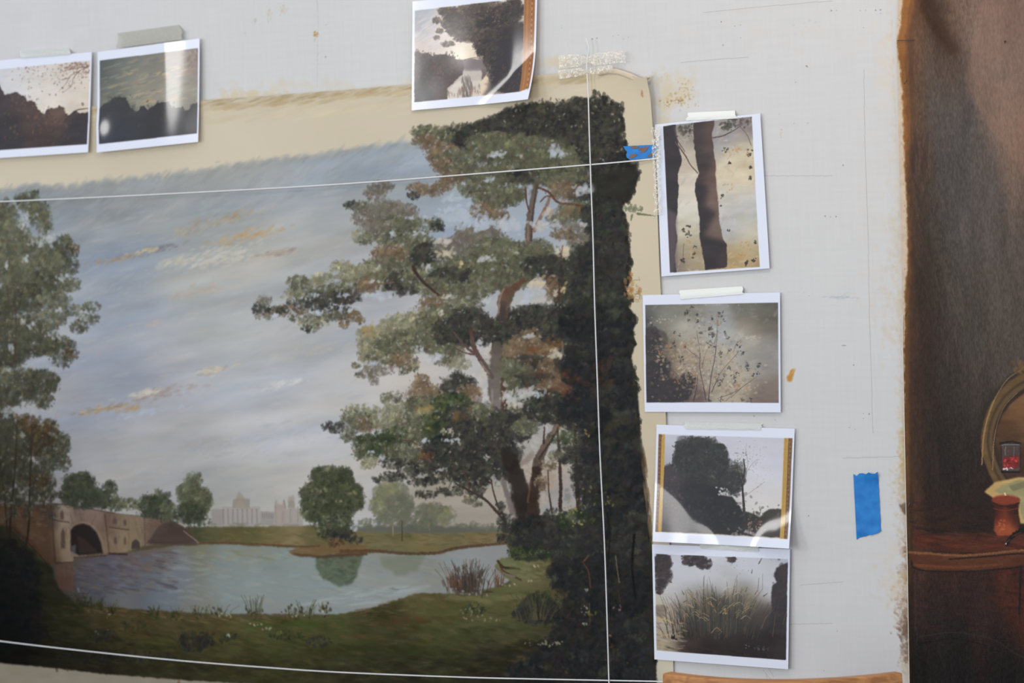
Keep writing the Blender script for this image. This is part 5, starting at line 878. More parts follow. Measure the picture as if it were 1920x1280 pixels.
def art_reeds(q):
    c = quad_art(q, 580, 470, 27)
    pic = [(1227, 1038), (1477.6, 1047), (1475, 1236.5), (1230.8, 1218.9)]
    f = c.field([(1270, 1070, (196, 196, 202)), (1330, 1060, (200, 200, 206)), (1400, 1060, (196, 198, 204)), (1450, 1055, (188, 190, 194)), (1430, 1100, (192, 192, 196)), (1260, 1110, (196, 194, 192)), (1290, 1100, (190, 190, 192)), (1360, 1090, (186, 184, 182)), (1240, 1150, (188, 176, 150)), (1250, 1180, (156, 148, 138)), (1240, 1205, (170, 156, 128)), (1280, 1150, (128, 112, 98)), (1290, 1200, (74, 60, 54)), (1350, 1140, (70, 64, 52)), (1350, 1190, (48, 40, 38)), (1420, 1150, (76, 64, 54)), (1420, 1200, (40, 33, 34)), (1460, 1180, (34, 28, 30)), (1330, 1225, (44, 37, 36)), (1300, 1130, (120, 108, 90)), (1400, 1120, (120, 110, 92)), (1460, 1230, (32, 27, 30))], 18)
    c.fill(pic, f, 1, .6, tex=8)
    D = ([(48, 38, 36), (40, 33, 34)], [(70, 54, 46), (60, 48, 44)], [(96, 74, 60), (84, 66, 56)])
    for a in [(1240, 1055, 18, 20, D), (1244, 1080, 16, 20, D), (1236, 1100, 8, 14, D), (1300, 1048, 24, 12, D), (1320, 1056, 16, 10, D), (1372, 1048, 9, 5, D), (1238, 1145, 14, 12, ([(130, 118, 104)], [(150, 136, 118)], [(170, 152, 126)]))]:
        c.cluster(*a, dens=1, light=.25, fine=.8, loose=.8)
    c.fill([(1456, 1066), (1466, 1058), (1478, 1054), (1475, 1236), (1440, 1234), (1446, 1170), (1448, 1100), (1456, 1090), (1452, 1076)], (44, 34, 34), .96, 1.6, 2.5, 8, 2, tex=9)
    scat(c, 1464, 1130, 8, 40, 50, [(66, 48, 42), (36, 28, 30)], (2, 4), .4)
    G = [(60, 60, 46), (76, 70, 54), (46, 44, 38), (92, 80, 60), (104, 84, 62), (52, 56, 46), (44, 42, 38)]
    for i in range(520):
        x = 1340 + c.rs.randn() * 38; hh = 26 + 44 * c.rs.rand(); top = 1196 - abs(c.rs.randn()) * 18 - hh * .9 - 14 * np.exp(-((x - 1385) / 18) ** 2) - 10 * np.exp(-((x - 1325) / 16) ** 2)
        l = (x - 1345) * .16 + c.rs.randn() * 6
        col = c.tint(G, 1, None, 7)[0]
        c.line([(x, top + hh), (x + l * .4, top + hh * .45), (x + l * 1.2, top)], 1.8, .7, col, .6)
    c.fill([(1290, 1150), (1430, 1150), (1440, 1234), (1270, 1224)], (46, 39, 36), .42, 10, 4, 12, 3)
    for i in range(60):
        x = 1290 + c.rs.rand() * 120; y = 1105 + c.rs.rand() * 60; d = np.sign(x - 1345) * (3 + 8 * c.rs.rand())
        c.line([(x, y), (x + d, y - 6), (x + d * 2, y - 4 + c.rs.rand() * 6)], 1.6, .6, c.tint([(168, 134, 92), (150, 136, 100), (120, 112, 82), (190, 176, 140)], 1)[0], .7)
    for (x, y, a, l) in [(1410, 1070, 80, 8), (1426, 1050, 60, 14), (1436, 1114, 35, 10), (1280, 1110, 120, 10), (1286, 1126, 30, 10), (1272, 1138, 25, 8), (1284, 1178, 140, 12), (1274, 1182, 20, 12), (1350, 1180, 30, 14), (1352, 1186, 40, 10), (1360, 1148, 90, 6), (1418, 1110, 60, 9), (1400, 1104, 70, 10), (1270, 1168, 150, 10), (1430, 1090, 90, 30), (1422, 1096, 85, 26)]:
        r = np.radians(a); c.line([(x - l * np.cos(r) / 2, y + l * np.sin(r) / 2), (x, y), (x + l * np.cos(r) / 2, y - l * np.sin(r) / 2)], 2 if l < 20 else 1, .9, c.tint([(84, 68, 56), (128, 96, 66), (70, 62, 52)], 1)[0], .8)
    c.line([(1334, 1186), (1344, 1176), (1354, 1184)], 2, 1.4, (150, 112, 72), .8); scat(c, 1360, 1146, 2, 3, 6, [(190, 156, 96)], (1.2, 2), .8)
    c.streaks([(1230, 1160), (1290, 1166), (1280, 1215), (1230, 1216)], 60, [(176, 168, 156), (120, 106, 94), (196, 166, 110)], (6, 18), 4, 4, 8, .4); c.line([(1232, 1158), (1250, 1162), (1262, 1168)], 3, 2, (196, 164, 96), .7)
    scat(c, 1261, 1195, 3, 1.2, 12, [(34, 28, 28)], (1.6, 2.8), .9); scat(c, 1430, 1216, 8, 2.4, 16, [(84, 84, 82)], (1.4, 3), .6); scat(c, 1400, 1208, 4, 2, 5, [(150, 146, 140)], (.9, 1.6), .7)
    scat(c, 1320, 1100, 10, 4, 16, [(180, 176, 160), (150, 150, 130)], (1.2, 2.6), .6); scat(c, 1360, 1060, 30, 8, 20, [(120, 108, 88), (150, 138, 110)], (.8, 1.5), .6)
    c.streaks([(1240, 1210), (1470, 1225), (1470, 1234), (1240, 1218)], 60, [(60, 48, 44), (40, 33, 34)], (6, 20), 5, 4, 5, .4)
    return trim(c, pic)


# ------------------------------------------------------------------ the dark still life
def paint_stilllife(x0, z0, x1, z1, ppm=1000):
    H, w, h = sheet(x0, z0, x1, z1, ppm)
    c = Art(H, w, h, (70, 58, 50), 31)
    X, Y = c.grid(); k = c.k
    f = c.field([(1690, 40, (122, 92, 60)), (1695, 200, (112, 84, 58)), (1700, 420, (104, 80, 62)), (1706, 640, (98, 70, 50)), (1708, 760, (94, 64, 42)), (1712, 860, (98, 70, 44)), (1712, 940, (84, 58, 38)), (1716, 1010, (96, 62, 42)), (1714, 1120, (64, 46, 40)), (1716, 1240, (46, 38, 36)),
                 (1725, 60, (126, 94, 68)), (1722, 160, (108, 86, 66)), (1722, 300, (100, 80, 68)), (1724, 450, (84, 66, 54)), (1726, 560, (72, 52, 38)), (1728, 700, (66, 48, 36)), (1732, 850, (50, 40, 34)),
                 (1745, 30, (88, 66, 48)), (1765, 45, (86, 68, 54)), (1790, 20, (128, 106, 92)), (1850, 20, (126, 106, 94)), (1915, 30, (118, 100, 90)), (1745, 120, (98, 88, 82)), (1780, 90, (98, 78, 62)), (1790, 140, (98, 86, 78)), (1850, 110, (120, 104, 94)), (1910, 140, (122, 106, 96)),
                 (1760, 220, (94, 86, 80)), (1800, 240, (92, 86, 82)), (1870, 230, (124, 106, 94)), (1915, 260, (132, 110, 94)), (1780, 330, (88, 82, 78)), (1850, 330, (98, 90, 84)), (1905, 340, (122, 104, 90)), (1750, 420, (86, 78, 70)), (1800, 430, (92, 86, 80)), (1870, 430, (96, 88, 82)), (1915, 430, (100, 90, 82)),
                 (1750, 540, (74, 64, 54)), (1800, 540, (92, 84, 76)), (1880, 540, (94, 84, 76)), (1770, 640, (72, 62, 54)), (1830, 640, (86, 78, 70)), (1890, 630, (92, 82, 74)), (1770, 740, (66, 56, 48)), (1830, 740, (76, 66, 58)), (1770, 840, (52, 44, 38)), (1815, 850, (56, 47, 40)), (1770, 920, (50, 38, 32)), (1830, 920, (54, 40, 34)), (1760, 980, (54, 38, 30)), (1830, 985, (60, 42, 33)),
                 (1770, 1015, (96, 56, 36)), (1850, 1015, (86, 48, 32)), (1910, 1020, (76, 42, 32)), (1770, 1080, (66, 46, 40)), (1840, 1090, (66, 44, 38)), (1890, 1110, (92, 50, 34)), (1770, 1150, (56, 43, 40)), (1850, 1150, (60, 44, 40)), (1780, 1220, (46, 40, 39)), (1880, 1230, (44, 38, 38)), (1790, 1270, (44, 40, 40)),
                 (2050, 300, (128, 108, 94)), (2050, 600, (90, 78, 68)), (2050, 900, (60, 46, 38)), (2050, 1150, (60, 44, 38)), (2300, 300, (112, 98, 88)), (2300, 900, (56, 44, 38))], 17, .32)
    c.a[:] = f
    vert = fbm(X * .05 / k, Y * .008 / k, 4, 3) - .5; can = fbm(X * .5 / k, Y * .16 / k, 2, 8) - .5
    c.a += vert[..., None] * 16 + can[..., None] * 24
    c.fill([(1812, 175), (1920, 325), (2100, 560), (2100, -80), (1850, -80), (1826, 60)], (146, 118, 100), .32, 7, 5, 30, 2)
    c.fill([(1722, -10), (1748, -10), (1772, 40), (1806, 96), (1780, 104), (1748, 50)], (78, 54, 36), .6, 8, 4, 14, 3)  # shade of the cloth's fold, painted in as a dark streak
    # ochre underpaint showing along the edge, then bare primed cloth
    ys_ = np.arange(-70, 1360, 30); ex = np.interp(ys_, [-70, 0, 75, 430, 640, 860, 1060, 1350], [1692, 1684, 1681, 1689, 1692, 1697, 1701, 1706])
    ow = np.interp(ys_, [-70, 0, 60, 110, 250, 330, 430, 600, 760, 1000, 1350], [40, 36, 26, 24, 26, 18, 22, 18, 14, 10, 5])
    for k, (f_, col, al) in enumerate([(1.35, (104, 76, 52), .6), (.9, (132, 94, 52), .8), (.66, (152, 110, 58), .6)]):
        cc = c.field([(1690, y, tuple(np.array(col) * m)) for y, m in [(50, 1.05), (150, .95), (250, 1.05), (330, .92), (450, .9), (560, .86), (700, .78), (860, .8), (1000, .66), (1200, .45)]], 50)
        c.fill([(x - 6, y) for x, y in zip(ex, ys_)] + [(x + o * f_, y) for x, o, y in zip(ex, ow, ys_)][::-1], cc, al, 2.5, 4, 16, k, 10)
    raw = np.interp(ys_, [-70, 20, 55, 85, 140, 220, 300, 400, 470, 560, 640, 760, 830], [8, 9, 6, 1, 9, 10, 11, 13, 14, 8, 5, 2, 0])
    c.fill([(x - 6, y) for x, y in zip(ex, ys_) if y < 840] + [(x + o, y) for x, o, y in zip(ex, raw, ys_) if y < 840][::-1], (186, 177, 163), .84, 1.6, 3.4, 9, 6, 8)
    n = 260; yy = -40 + c.rs.rand(n) * 860; xx = np.interp(yy, ys_, ex + raw)
    c.dabs(np.stack([xx + c.rs.randn(n) * 2.5, yy], -1), 1.2 + 2.4 * c.rs.rand(n), c.tint([(140, 102, 58), (120, 86, 54), (180, 164, 140)], n, None, 6), .35, 4, 88, 8)
    c.streaks([(1712, 250), (1740, 250), (1760, 900), (1716, 900)], 300, [(62, 48, 38), (86, 66, 50), (74, 58, 46)], (14, 60), 7, 88, 4, .2)
    c.streaks([(1745, 100), (1920, 100), (1920, 700), (1760, 700)], 500, [(110, 98, 90), (80, 72, 68), (122, 104, 92)], (10, 40), 6, 85, 8, .12)
    # oval-backed chair, seen whole further right
    cx, cy, rx, ry = 1962, 830, 122, 140
    th = np.linspace(0, 2 * np.pi, 48)
    ov = lambda a, b, dy=0: [(cx + a * np.cos(t) * (1 - .10 * max(np.sin(t), 0)), cy + dy + b * np.sin(t)) for t in th]
    c.fill(ov(rx + 8, ry + 8), (62, 50, 42), .6, 6)
    c.fill(ov(rx, ry), (116, 94, 60), .95, 2.5, 1.5, 12, 2, 10)
    c.fill(ov(rx - 11, ry - 13), (84, 68, 48), .9, 1.6); c.fill(ov(rx - 15, ry - 18), (112, 92, 66), .9, 1.4); c.fill(ov(rx - 22, ry - 28), (66, 52, 42), .9, 2); g = c.field([(1880, 800, (104, 78, 54)), (1910, 760, (128, 98, 66)), (1960, 800, (122, 92, 62)), (1890, 860, (84, 62, 46)), (2000, 860, (104, 78, 56))], 24)
    c.fill(ov(rx - 27, ry - 34, 2), g, .95, 3, 1.5, 12, 4, 10)
    for P_, w_, col in [([(1842, 870), (1846, 812), (1862, 756), (1888, 712), (1916, 692)], 3.5, (154, 130, 86)), ([(1862, 880), (1866, 815), (1882, 765), (1908, 735)], 2, (148, 126, 92))]: c.line(P_, w_, w_ * .7, col, .65)
    c.dabs(np.stack([1920 + c.rs.randn(40) * 9, 690 + c.rs.randn(40) * 6], -1), 5, c.tint([(128, 104, 64), (104, 82, 50)], 40), .5, 1.4)
    c.fill([(1830, 905), (2100, 905), (2100, 1020), (1820, 1020)], (56, 42, 35), .8, 9, 6, 20, 2)
    # table
    c.fill([(1716, 996), (1960, 1000), (2400, 1000), (2400, 1040), (1920, 1030), (1830, 1036), (1716, 1026)], (98, 56, 36), .85, 3, 2, 14, 2, 14)
    c.streaks([(1718, 940), (1900, 950), (1900, 1004), (1718, 1000)], 200, [(40, 30, 26), (74, 46, 32), (58, 38, 30)], (14, 50), 7, 2, 4, .3)
    c.fill([(1708, 1030), (1760, 1036), (1830, 1040), (1920, 1030), (2400, 1030), (2400, 1056), (1920, 1058), (1830, 1068), (1730, 1068), (1708, 1050)], (104, 66, 42), .95, 2, 1.5, 12, 3, 12)
    c.line([(1704, 1034), (1740, 1036), (1800, 1040), (1860, 1036), (1930, 1030), (2100, 1030)], 6, 5, (134, 98, 66), .7); c.line([(1780, 1047), (1850, 1042), (1930, 1036), (2100, 1036)], 3, 4, (50, 38, 32), .7); c.line([(1716, 1058), (1800, 1062), (1880, 1056)], 7, 5, (122, 76, 44), .5); c.line([(1710, 1048), (1716, 1064), (1760, 1070), (1840, 1069), (1930, 1060)], 3.5, 3, (48, 34, 30), .7)
    c.streaks([(1720, 1004), (2000, 1008), (2000, 1028), (1720, 1022)], 90, [(124, 70, 42), (84, 46, 32), (110, 62, 40)], (14, 44), 7, 1, 4, .35)
    c.streaks([(1722, 1074), (2000, 1070), (2000, 1180), (1722, 1185)], 200, [(76, 50, 42), (52, 40, 38), (96, 54, 38)], (14, 46), 6, 4, 10, .22)
    c.dabs(np.stack([1890 + c.rs.randn(60) * 22, 1110 + c.rs.randn(60) * 22], -1), 9, c.tint([(108, 52, 32), (92, 46, 32)], 60), .18, 2, 40, 40)
    c.line([(1726, 1192), (1790, 1184), (1860, 1196), (1910, 1226), (1960, 1240)], 5, 4, (66, 56, 52), .55); c.line([(1730, 1204), (1790, 1196), (1850, 1208)], 3, 2, (32, 28, 28), .7); c.line([(1716, 1080), (1718, 1180)], 5, 5, (90, 62, 50), .4); c.line([(1915, 1060), (1912, 1150)], 6, 6, (40, 32, 30), .6); c.line([(1726, 1200), (1736, 1280)], 12, 12, (36, 31, 31), .5)
    # jar of red sweets
    c.fill([(1878, 830), (1914, 829), (1914, 878), (1908, 885), (1884, 885), (1879, 878)], (92, 82, 78), .9, 1.4, 0, 5, 1, 10)
    c.fill([(1881, 856), (1912, 853), (1912, 874), (1896, 878), (1881, 874)], (134, 52, 48), .95, 1.6, 2, 6, 2, 22)
    scat(c, 1896, 862, 8, 6, 34, [(170, 64, 60), (120, 36, 38), (196, 96, 92)], (1.6, 3), .7); c.line([(1876, 830), (1895, 827), (1915, 830)], 4.5, 4.5, (46, 46, 50), .9); c.line([(1880, 833), (1912, 832)], 1.4, 1.4, (140, 144, 150), .7)
    c.line([(1878, 836), (1879, 876)], 2, 2, (56, 50, 50), .8); c.line([(1914, 836), (1914, 876)], 2, 2, (52, 46, 46), .8); c.line([(1886, 836), (1886, 852)], 1.6, 1.6, (156, 152, 150), .6); c.line([(1902, 836), (1902, 854)], 1.6, 1.6, (140, 134, 132), .5); c.line([(1880, 884), (1912, 884)], 4, 4, (40, 36, 38), .8)
    scat(c, 1888, 877, 3, 2, 6, [(214, 212, 216)], (1.4, 2.4), .8); scat(c, 1898, 876, 3, 2, 5, [(196, 190, 196)], (1.2, 2.2), .8)
    # open paper, copper pot, pen
    c.fill([(1846, 921), (1866, 902), (1912, 893), (2000, 898), (2010, 985), (1914, 980), (1905, 940), (1862, 932)], (178, 154, 104), .95, 1.2, .6, 8, 1, 8)
    c.fill([(1864, 920), (1880, 908), (1916, 897), (1960, 900), (1960, 976), (1918, 972), (1910, 936)], (146, 142, 108), .9, 2, 1.5, 8, 2, 12); c.fill([(1892, 910), (1925, 900), (1925, 912), (1900, 920)], (104, 104, 82), .5, 3)
    g = c.field([(1866, 960, (84, 44, 30)), (1880, 970, (124, 66, 40)), (1886, 985, (150, 84, 50)), (1905, 970, (98, 54, 38)), (1912, 960, (70, 40, 32))], 8)
    c.fill([(1862, 940), (1912, 940), (1910, 955), (1912, 990), (1906, 1002), (1872, 1004), (1864, 992), (1866, 956)], g, 1, 1.3, .6, 6, 2, 8)
    e = [(1887 + 27 * np.cos(t), 936 + 9 * np.sin(t)) for t in th]
    c.fill(e, (136, 72, 50), 1, 1.2); c.line([(1862, 932), (1874, 928), (1890, 927), (1908, 931)], 2, 2, (170, 98, 70), .7); c.line([(1862, 941), (1876, 947), (1898, 947), (1912, 941)], 3, 3, (74, 38, 28), .8); c.line([(1864, 952), (1886, 956), (1910, 951)], 2, 2, (134, 74, 48), .6)
    scat(c, 1886, 926, 1.4, 1, 5, [(224, 190, 160)], (1, 1.8), .8); scat(c, 1880, 982, 4, 7, 20, [(170, 100, 62), (186, 116, 76)], (1.6, 3.4), .5)
    c.line([(1888, 1019), (1896, 1006), (1910, 996), (1940, 982)], 8, 11, (38, 30, 28), .9); c.line([(1886, 1018), (1894, 1010)], 3, 2.4, (120, 112, 106), .7); scat(c, 1887, 1018, .8, .8, 3, [(226, 222, 216)], (1, 1.4), .9); c.line([(1898, 1004), (1916, 996)], 2, 2, (120, 84, 56), .6)
    # tacking hole, painted over mark
    scat(c, 1886, 78, 1.4, 1.8, 6, [(44, 38, 36)], (1, 1.8), .8)
    return c


# ------------------------------------------------------------------ the plaster wall with its stains and pencil lines
WALL = (205, 204, 202)


def paint_wall(x0, z0, x1, z1, ppm=1000):
    H, w, h = sheet(x0, z0, x1, z1, ppm)
    c = Art(H, w, h, WALL, 41)
    X, Y = c.grid(); k = c.k
    c.a += ((fbm(X * .004 / k, Y * .004 / k, 4, 2) - .5) * 7)[..., None] * np.array([1, .9, .7], F32)
    c.a += ((fbm(X * .25 / k, Y * .02 / k, 2, 6) - .5) * 3 + (fbm(X * .02 / k, Y * .25 / k, 2, 4) - .5) * 3)[..., None]
    # a warmer wash round the edge of the canvas and by the dark picture
    for (x, y, rx, ry, col, n, al) in [(1270, 170, 40, 30, (206, 190, 156), 60, .16), (1245, 220, 12, 60, (204, 190, 160), 30, .2), (560, 160, 160, 8, (206, 194, 168), 40, .2), (470, 178, 80, 6, (206, 190, 156), 30, .3), (1060, 118, 80, 8, (206, 192, 164), 30, .2), (1660, 130, 26, 80, (214, 200, 182), 60, .14), (1640, 400, 30, 200, (210, 200, 186), 60, .1), (1550, 60, 200, 40, (212, 202, 190), 60, .1)]:
        c.dabs(np.stack([x + c.rs.randn(n) * rx * .5, y + c.rs.randn(n) * ry * .5], -1), 6 + 8 * c.rs.rand(n), c.tint([col], n, None, 3), al, 1.6, 0, 60)
    # old paint and drips
    for (x, y, sx, sy, n, col, r, al) in [(592, 64, 2.4, 4, 16, (176, 138, 84), (1.4, 3.2), .5), (590, 70, 1.2, 7, 8, (190, 160, 118), (1, 2), .4), (503, 28, 4, 6, 16, (190, 178, 156), (1.5, 4), .3), (530, 14, 4, 6, 14, (194, 180, 154), (1.5, 4), .35), (478, 40, 3, 3, 8, (182, 166, 140), (1.4, 3), .35), (460, 63, 2, 3, 6, (186, 178, 168), (1.4, 3), .3), (610, 106, 1, 1, 4, (120, 108, 98), (.8, 1.4), .7), (611, 46, .8, .8, 3, (150, 140, 130), (.7, 1.2), .6),
                                         (1268, 186, 12, 7, 34, (186, 158, 112), (1.2, 3), .5), (1290, 180, 9, 12, 30, (190, 166, 122), (1.2, 3), .5), (1254, 192, 8, 4, 14, (150, 122, 84), (1, 2.4), .5), (1284, 168, 10, 8, 14, (170, 142, 98), (1, 2.4), .4), (1276, 190, 10, 3, 10, (140, 110, 74), (1, 2), .5), (1238, 145, 10, 6, 20, (198, 178, 136), (1.5, 3.4), .3),
                                         (1464, 250, 1.4, 4, 8, (206, 160, 138), (.8, 1.6), .6), (1460, 213, 1, 2, 3, (210, 176, 150), (.8, 1.4), .4), (1052, 52, 1, 3, 4, (160, 180, 184), (.8, 1.5), .5), (1512, 124, .6, .6, 4, (120, 112, 108), (.8, 1.4), .8), (1491, 154, .6, .6, 3, (140, 132, 128), (.8, 1.2), .7), (1508, 52, 14, 8, 16, (206, 194, 170), (1.4, 3), .3), (1512, 60, 14, 3, 10, (196, 182, 158), (.8, 1.6), .3)]:
        scat(c, x, y, sx, sy, n, [col], r, al)
    c.line([(594, 0), (596, 40), (595, 90), (594, 165)], 2.2, 1.8, (186, 180, 172), .4); scat(c, 595, 110, .8, 30, 16, [(176, 168, 158)], (.8, 1.6), .4)
    for (x, y) in [(1110, 73), (1119, 71), (1149, 67), (1158, 65), (1168, 72), (1178, 69), (1352, 40), (1377, 48), (1387, 46), (1388, 70), (1355, 84), (1558, 19), (1568, 18), (1612, 20), (1622, 19), (1641, 19), (1650, 18), (1650, 25), (1618, 51), (1682, 26), (1488, 231), (1514, 230), (1516, 554), (1600, 684), (1618, 774), (1629, 775), (1592, 801), (1602, 804), (1618, 784), (1413, 779), (1453, 786), (1515, 966), (1569, 1182), (1544, 1256), (1546, 404), (1556, 406), (1567, 405), (1580, 309)]:
        c.dabs([(x, y)], [.75 + .5 * c.rs.rand()], (104, 98, 96), .75, 1.2)
    c.line([(1578, 647), (1586, 647)], 1.6, 1.2, (150, 146, 144), .7)
    # pencil
    for P_ in [[(1318, 23), (1420, 13), (1560, 1)], [(1276, 117), (1340, 111), (1404, 107)], [(1619, 130), (1622, 300), (1627, 430), (1629, 560), (1633, 700), (1636, 800), (1637, 810)], [(1430, 329), (1560, 329)], [(1580, 858), (1690, 855)], [(1250, 773), (1252, 795)], [(1248, 1240), (1263, 1258)], [(1430, 1255), (1446, 1275)], [(1441, 1252), (1450, 1268)], [(1436, 1262), (1438, 1276)], [(1430, 1170), (1560, 1168)], [(1500, 1096), (1580, 1090)]]:
        c.line(P_, .9, .9, (160, 156, 154), .5)
    c.line([(1681, 76), (1696, 75)], 1.4, 1.2, (84, 78, 76), .9)
    # blue-grey swipe, ochre fingerprint
    c.dabs(np.stack([1575 + c.rs.randn(30) * 16, 556 + c.rs.randn(30) * 1.8], -1), 3 + 3 * c.rs.rand(30), c.tint([(162, 178, 184), (170, 186, 190)], 30, None, 3), .36, 5, -2, 5); c.dabs(np.stack([1492 + c.rs.randn(14) * 12, 547 + c.rs.randn(14) * 1.2], -1), 2.4, c.tint([(176, 190, 194)], 14, None, 3), .34, 5, 4, 5); c.dabs(np.stack([1640 + c.rs.randn(16) * 14, 542 + c.rs.randn(16) * 3], -1), 3, c.tint([(184, 190, 192), (196, 188, 182)], 16, None, 3), .3, 4, 0, 10)
    c.fill([(1474, 706), (1479, 700), (1482, 692), (1486, 690), (1491, 690), (1488, 700), (1486, 708), (1482, 716), (1476, 714)], (186, 134, 62), .95, .8, 1.2, 4, 2, 14); c.line([(1484, 700), (1489, 690)], 1.2, .8, (220, 196, 150), .5)
    # the still life's paint carried past its edge
    def smear(x, y, sx, sy, n, cols, r, al, ang=0, asp=2.4):
        xx = x - np.abs(c.rs.randn(n)) * sx; yy = y + c.rs.randn(n) * sy
        c.dabs(np.repeat(np.stack([xx, yy], -1), 2, 0) + c.rs.randn(2 * n, 2) * [2, 4], 1.1 * (r[0] + (r[1] - r[0]) * c.rs.rand(2 * n)), c.tint(cols, 2 * n, None, 4), al * .5, 1.5, ang, 60)
    br = [(150, 118, 84), (176, 148, 112), (128, 96, 68)]; lt = [(206, 188, 160), (200, 180, 150), (196, 178, 152)]
    for a in [(1690, 40, 14, 30, 60, [(214, 196, 168), (206, 182, 146)], (3, 7), .2, 85), (1686, 180, 8, 60, 80, lt, (2, 5), .24, 85), (1688, 330, 14, 50, 70, [(210, 198, 180), (206, 190, 166)], (2, 6), .2, 85), (1690, 440, 16, 40, 100, lt, (2, 6), .22, 85), (1692, 560, 20, 30, 80, lt, (2, 6), .2, 60), (1694, 620, 20, 30, 60, lt, (2, 5), .2, 80), (1695, 700, 6, 60, 80, lt, (1.5, 4), .3, 85), (1697, 800, 5, 40, 70, [(190, 166, 128), (206, 186, 152)], (1.5, 4), .4, 85),
              (1698, 850, 7, 30, 90, [(198, 172, 112), (180, 150, 96)], (1.5, 4), .4, 80), (1700, 905, 14, 24, 120, [(186, 162, 124), (206, 186, 154)], (1.5, 4), .34, 40), (1700, 960, 8, 26, 90, [(176, 148, 112), (196, 172, 140)], (1.5, 4), .34, 60), (1701, 1030, 7, 10, 40, br, (1.5, 4), .4, 10), (1702, 1078, 8, 14, 70, br, (1.5, 4), .42, 70), (1703, 1100, 26, 20, 120, lt, (2, 5), .26, 5), (1703, 1145, 12, 22, 130, [(132, 104, 80), (166, 138, 108)], (1.5, 3.6), .4, 60), (1703, 1180, 10, 14, 110, [(92, 70, 54), (120, 94, 72)], (1.5, 3.6), .45, 60), (1704, 1220, 8, 12, 70, [(96, 74, 58), (150, 124, 98)], (1.5, 3.4), .42, 30), (1704, 1255, 9, 16, 60, lt, (1.5, 4), .34, 60), (1690, 1050, 30, 60, 60, [(208, 196, 178)], (4, 9), .16, 0), (1704, 1238, 8, 3, 16, [(130, 106, 84)], (1.4, 3), .4, 0)]:
        smear(*a)
    c.fill([(1684, 944), (1703, 942), (1703, 966), (1695, 964), (1690, 956)], (104, 84, 68), .85, 1.6, 2, 6, 1, 10)
    return c
# ------------------------------------------------------------------ the room: wall, floor, baseboard
rng = np.random.RandomState(3)
WX0, WX1, WH = -3.6, 3.4, 3.0
ax0, az1 = wall_xz(-60, -30); ax1, az0 = wall_xz(1720, 1330)
ax0, az0, ax1, az1 = float(ax0), float(az0) - .03, float(ax1), float(az0) + 1.50
wall_art = paint_wall(ax0, az0, ax1, az1, 1000)
for sl in (np.s_[:, 0], np.s_[:, -1], np.s_[0, :], np.s_[-1, :]): wall_art.a[sl] = WALL      # plain plaster carries on past the marks
mw = Mat('wall_plaster', WALL, .75, .3); mw.paint(wall_art, 'wall_marks')
b1 = mw.noise_bump((1, 1, 1), 26, .10, .004, 4); mw.noise_bump((1, 1, 1), 900, .10, .0008, 2, prev=b1)
xs = np.linspace(WX0, WX1, 24); zs = np.linspace(0, WH, 12)
V = []; UV = []
for y in (0, .1):
    for z in zs:
        for x in xs: V.append((x, y, z)); UV.append(((x - ax0) / (ax1 - ax0), (z - az0) / (az1 - az0)))
N = 24 * 12; F = grid_faces(24, 12); F += [tuple(N + i for i in f[::-1]) for f in grid_faces(24, 12)]
rim = [*range(24), *[23 + 24 * j for j in range(1, 12)], *[11 * 24 + i for i in range(22, -1, -1)], *[24 * j for j in range(10, 0, -1)]]
F += [(rim[i], N + rim[i], N + rim[(i + 1) % len(rim)], rim[(i + 1) % len(rim)]) for i in range(len(rim))]
w = mesh_obj('wall_back', V, F, mw.m, uvs=UV, smooth=False); tag(w, kind='structure')
mf = Mat('floor_boards', (84, 78, 72), .55); tc = mf.node('ShaderNodeTexCoord'); bk = mf.node('ShaderNodeTexBrick', Scale=1.); bk.offset = .37; bk.inputs['Brick Width'].default_value = 1.4; bk.inputs['Row Height'].default_value = .14; bk.inputs['Mortar Size'].default_value = .003
bk.inputs['Color1'].default_value = lin((84, 77, 70)); bk.inputs['Color2'].default_value = lin((70, 64, 58)); bk.inputs['Mortar'].default_value = lin((40, 36, 32))
mf.link(tc.outputs['Object'], bk.inputs['Vector']); mf.link(bk.outputs['Color'], mf.b.inputs['Base Color'])
bm = bmesh.new(); box_bm(bm, (WX1 - WX0, 6.4, .1), ((WX0 + WX1) / 2, -3.1, -.05), bevel=0); tag(bm_obj('floor', bm, mf.m), kind='structure')
mt = Mat('white_paint', (214, 212, 206), .5)
bm = bmesh.new(); box_bm(bm, (WX1 - WX0, .018, .12), ((WX0 + WX1) / 2, -.009, .06), bevel=.003); tag(bm_obj('baseboard_back', bm, mt.m), kind='structure')

# ------------------------------------------------------------------ the big landscape canvas
def px3(px, py, off):
    x, z = wall_xz(px, py, off); return np.array([float(x), -off, float(z)])


def curve(P, n):
    P = np.asarray(P, float); L = np.r_[0, np.cumsum(np.hypot(*np.diff(P, axis=0).T))]; t = np.linspace(0, L[-1], n)
    return np.stack([np.interp(t, L, P[:, 0]), np.interp(t, L, P[:, 1])], -1)


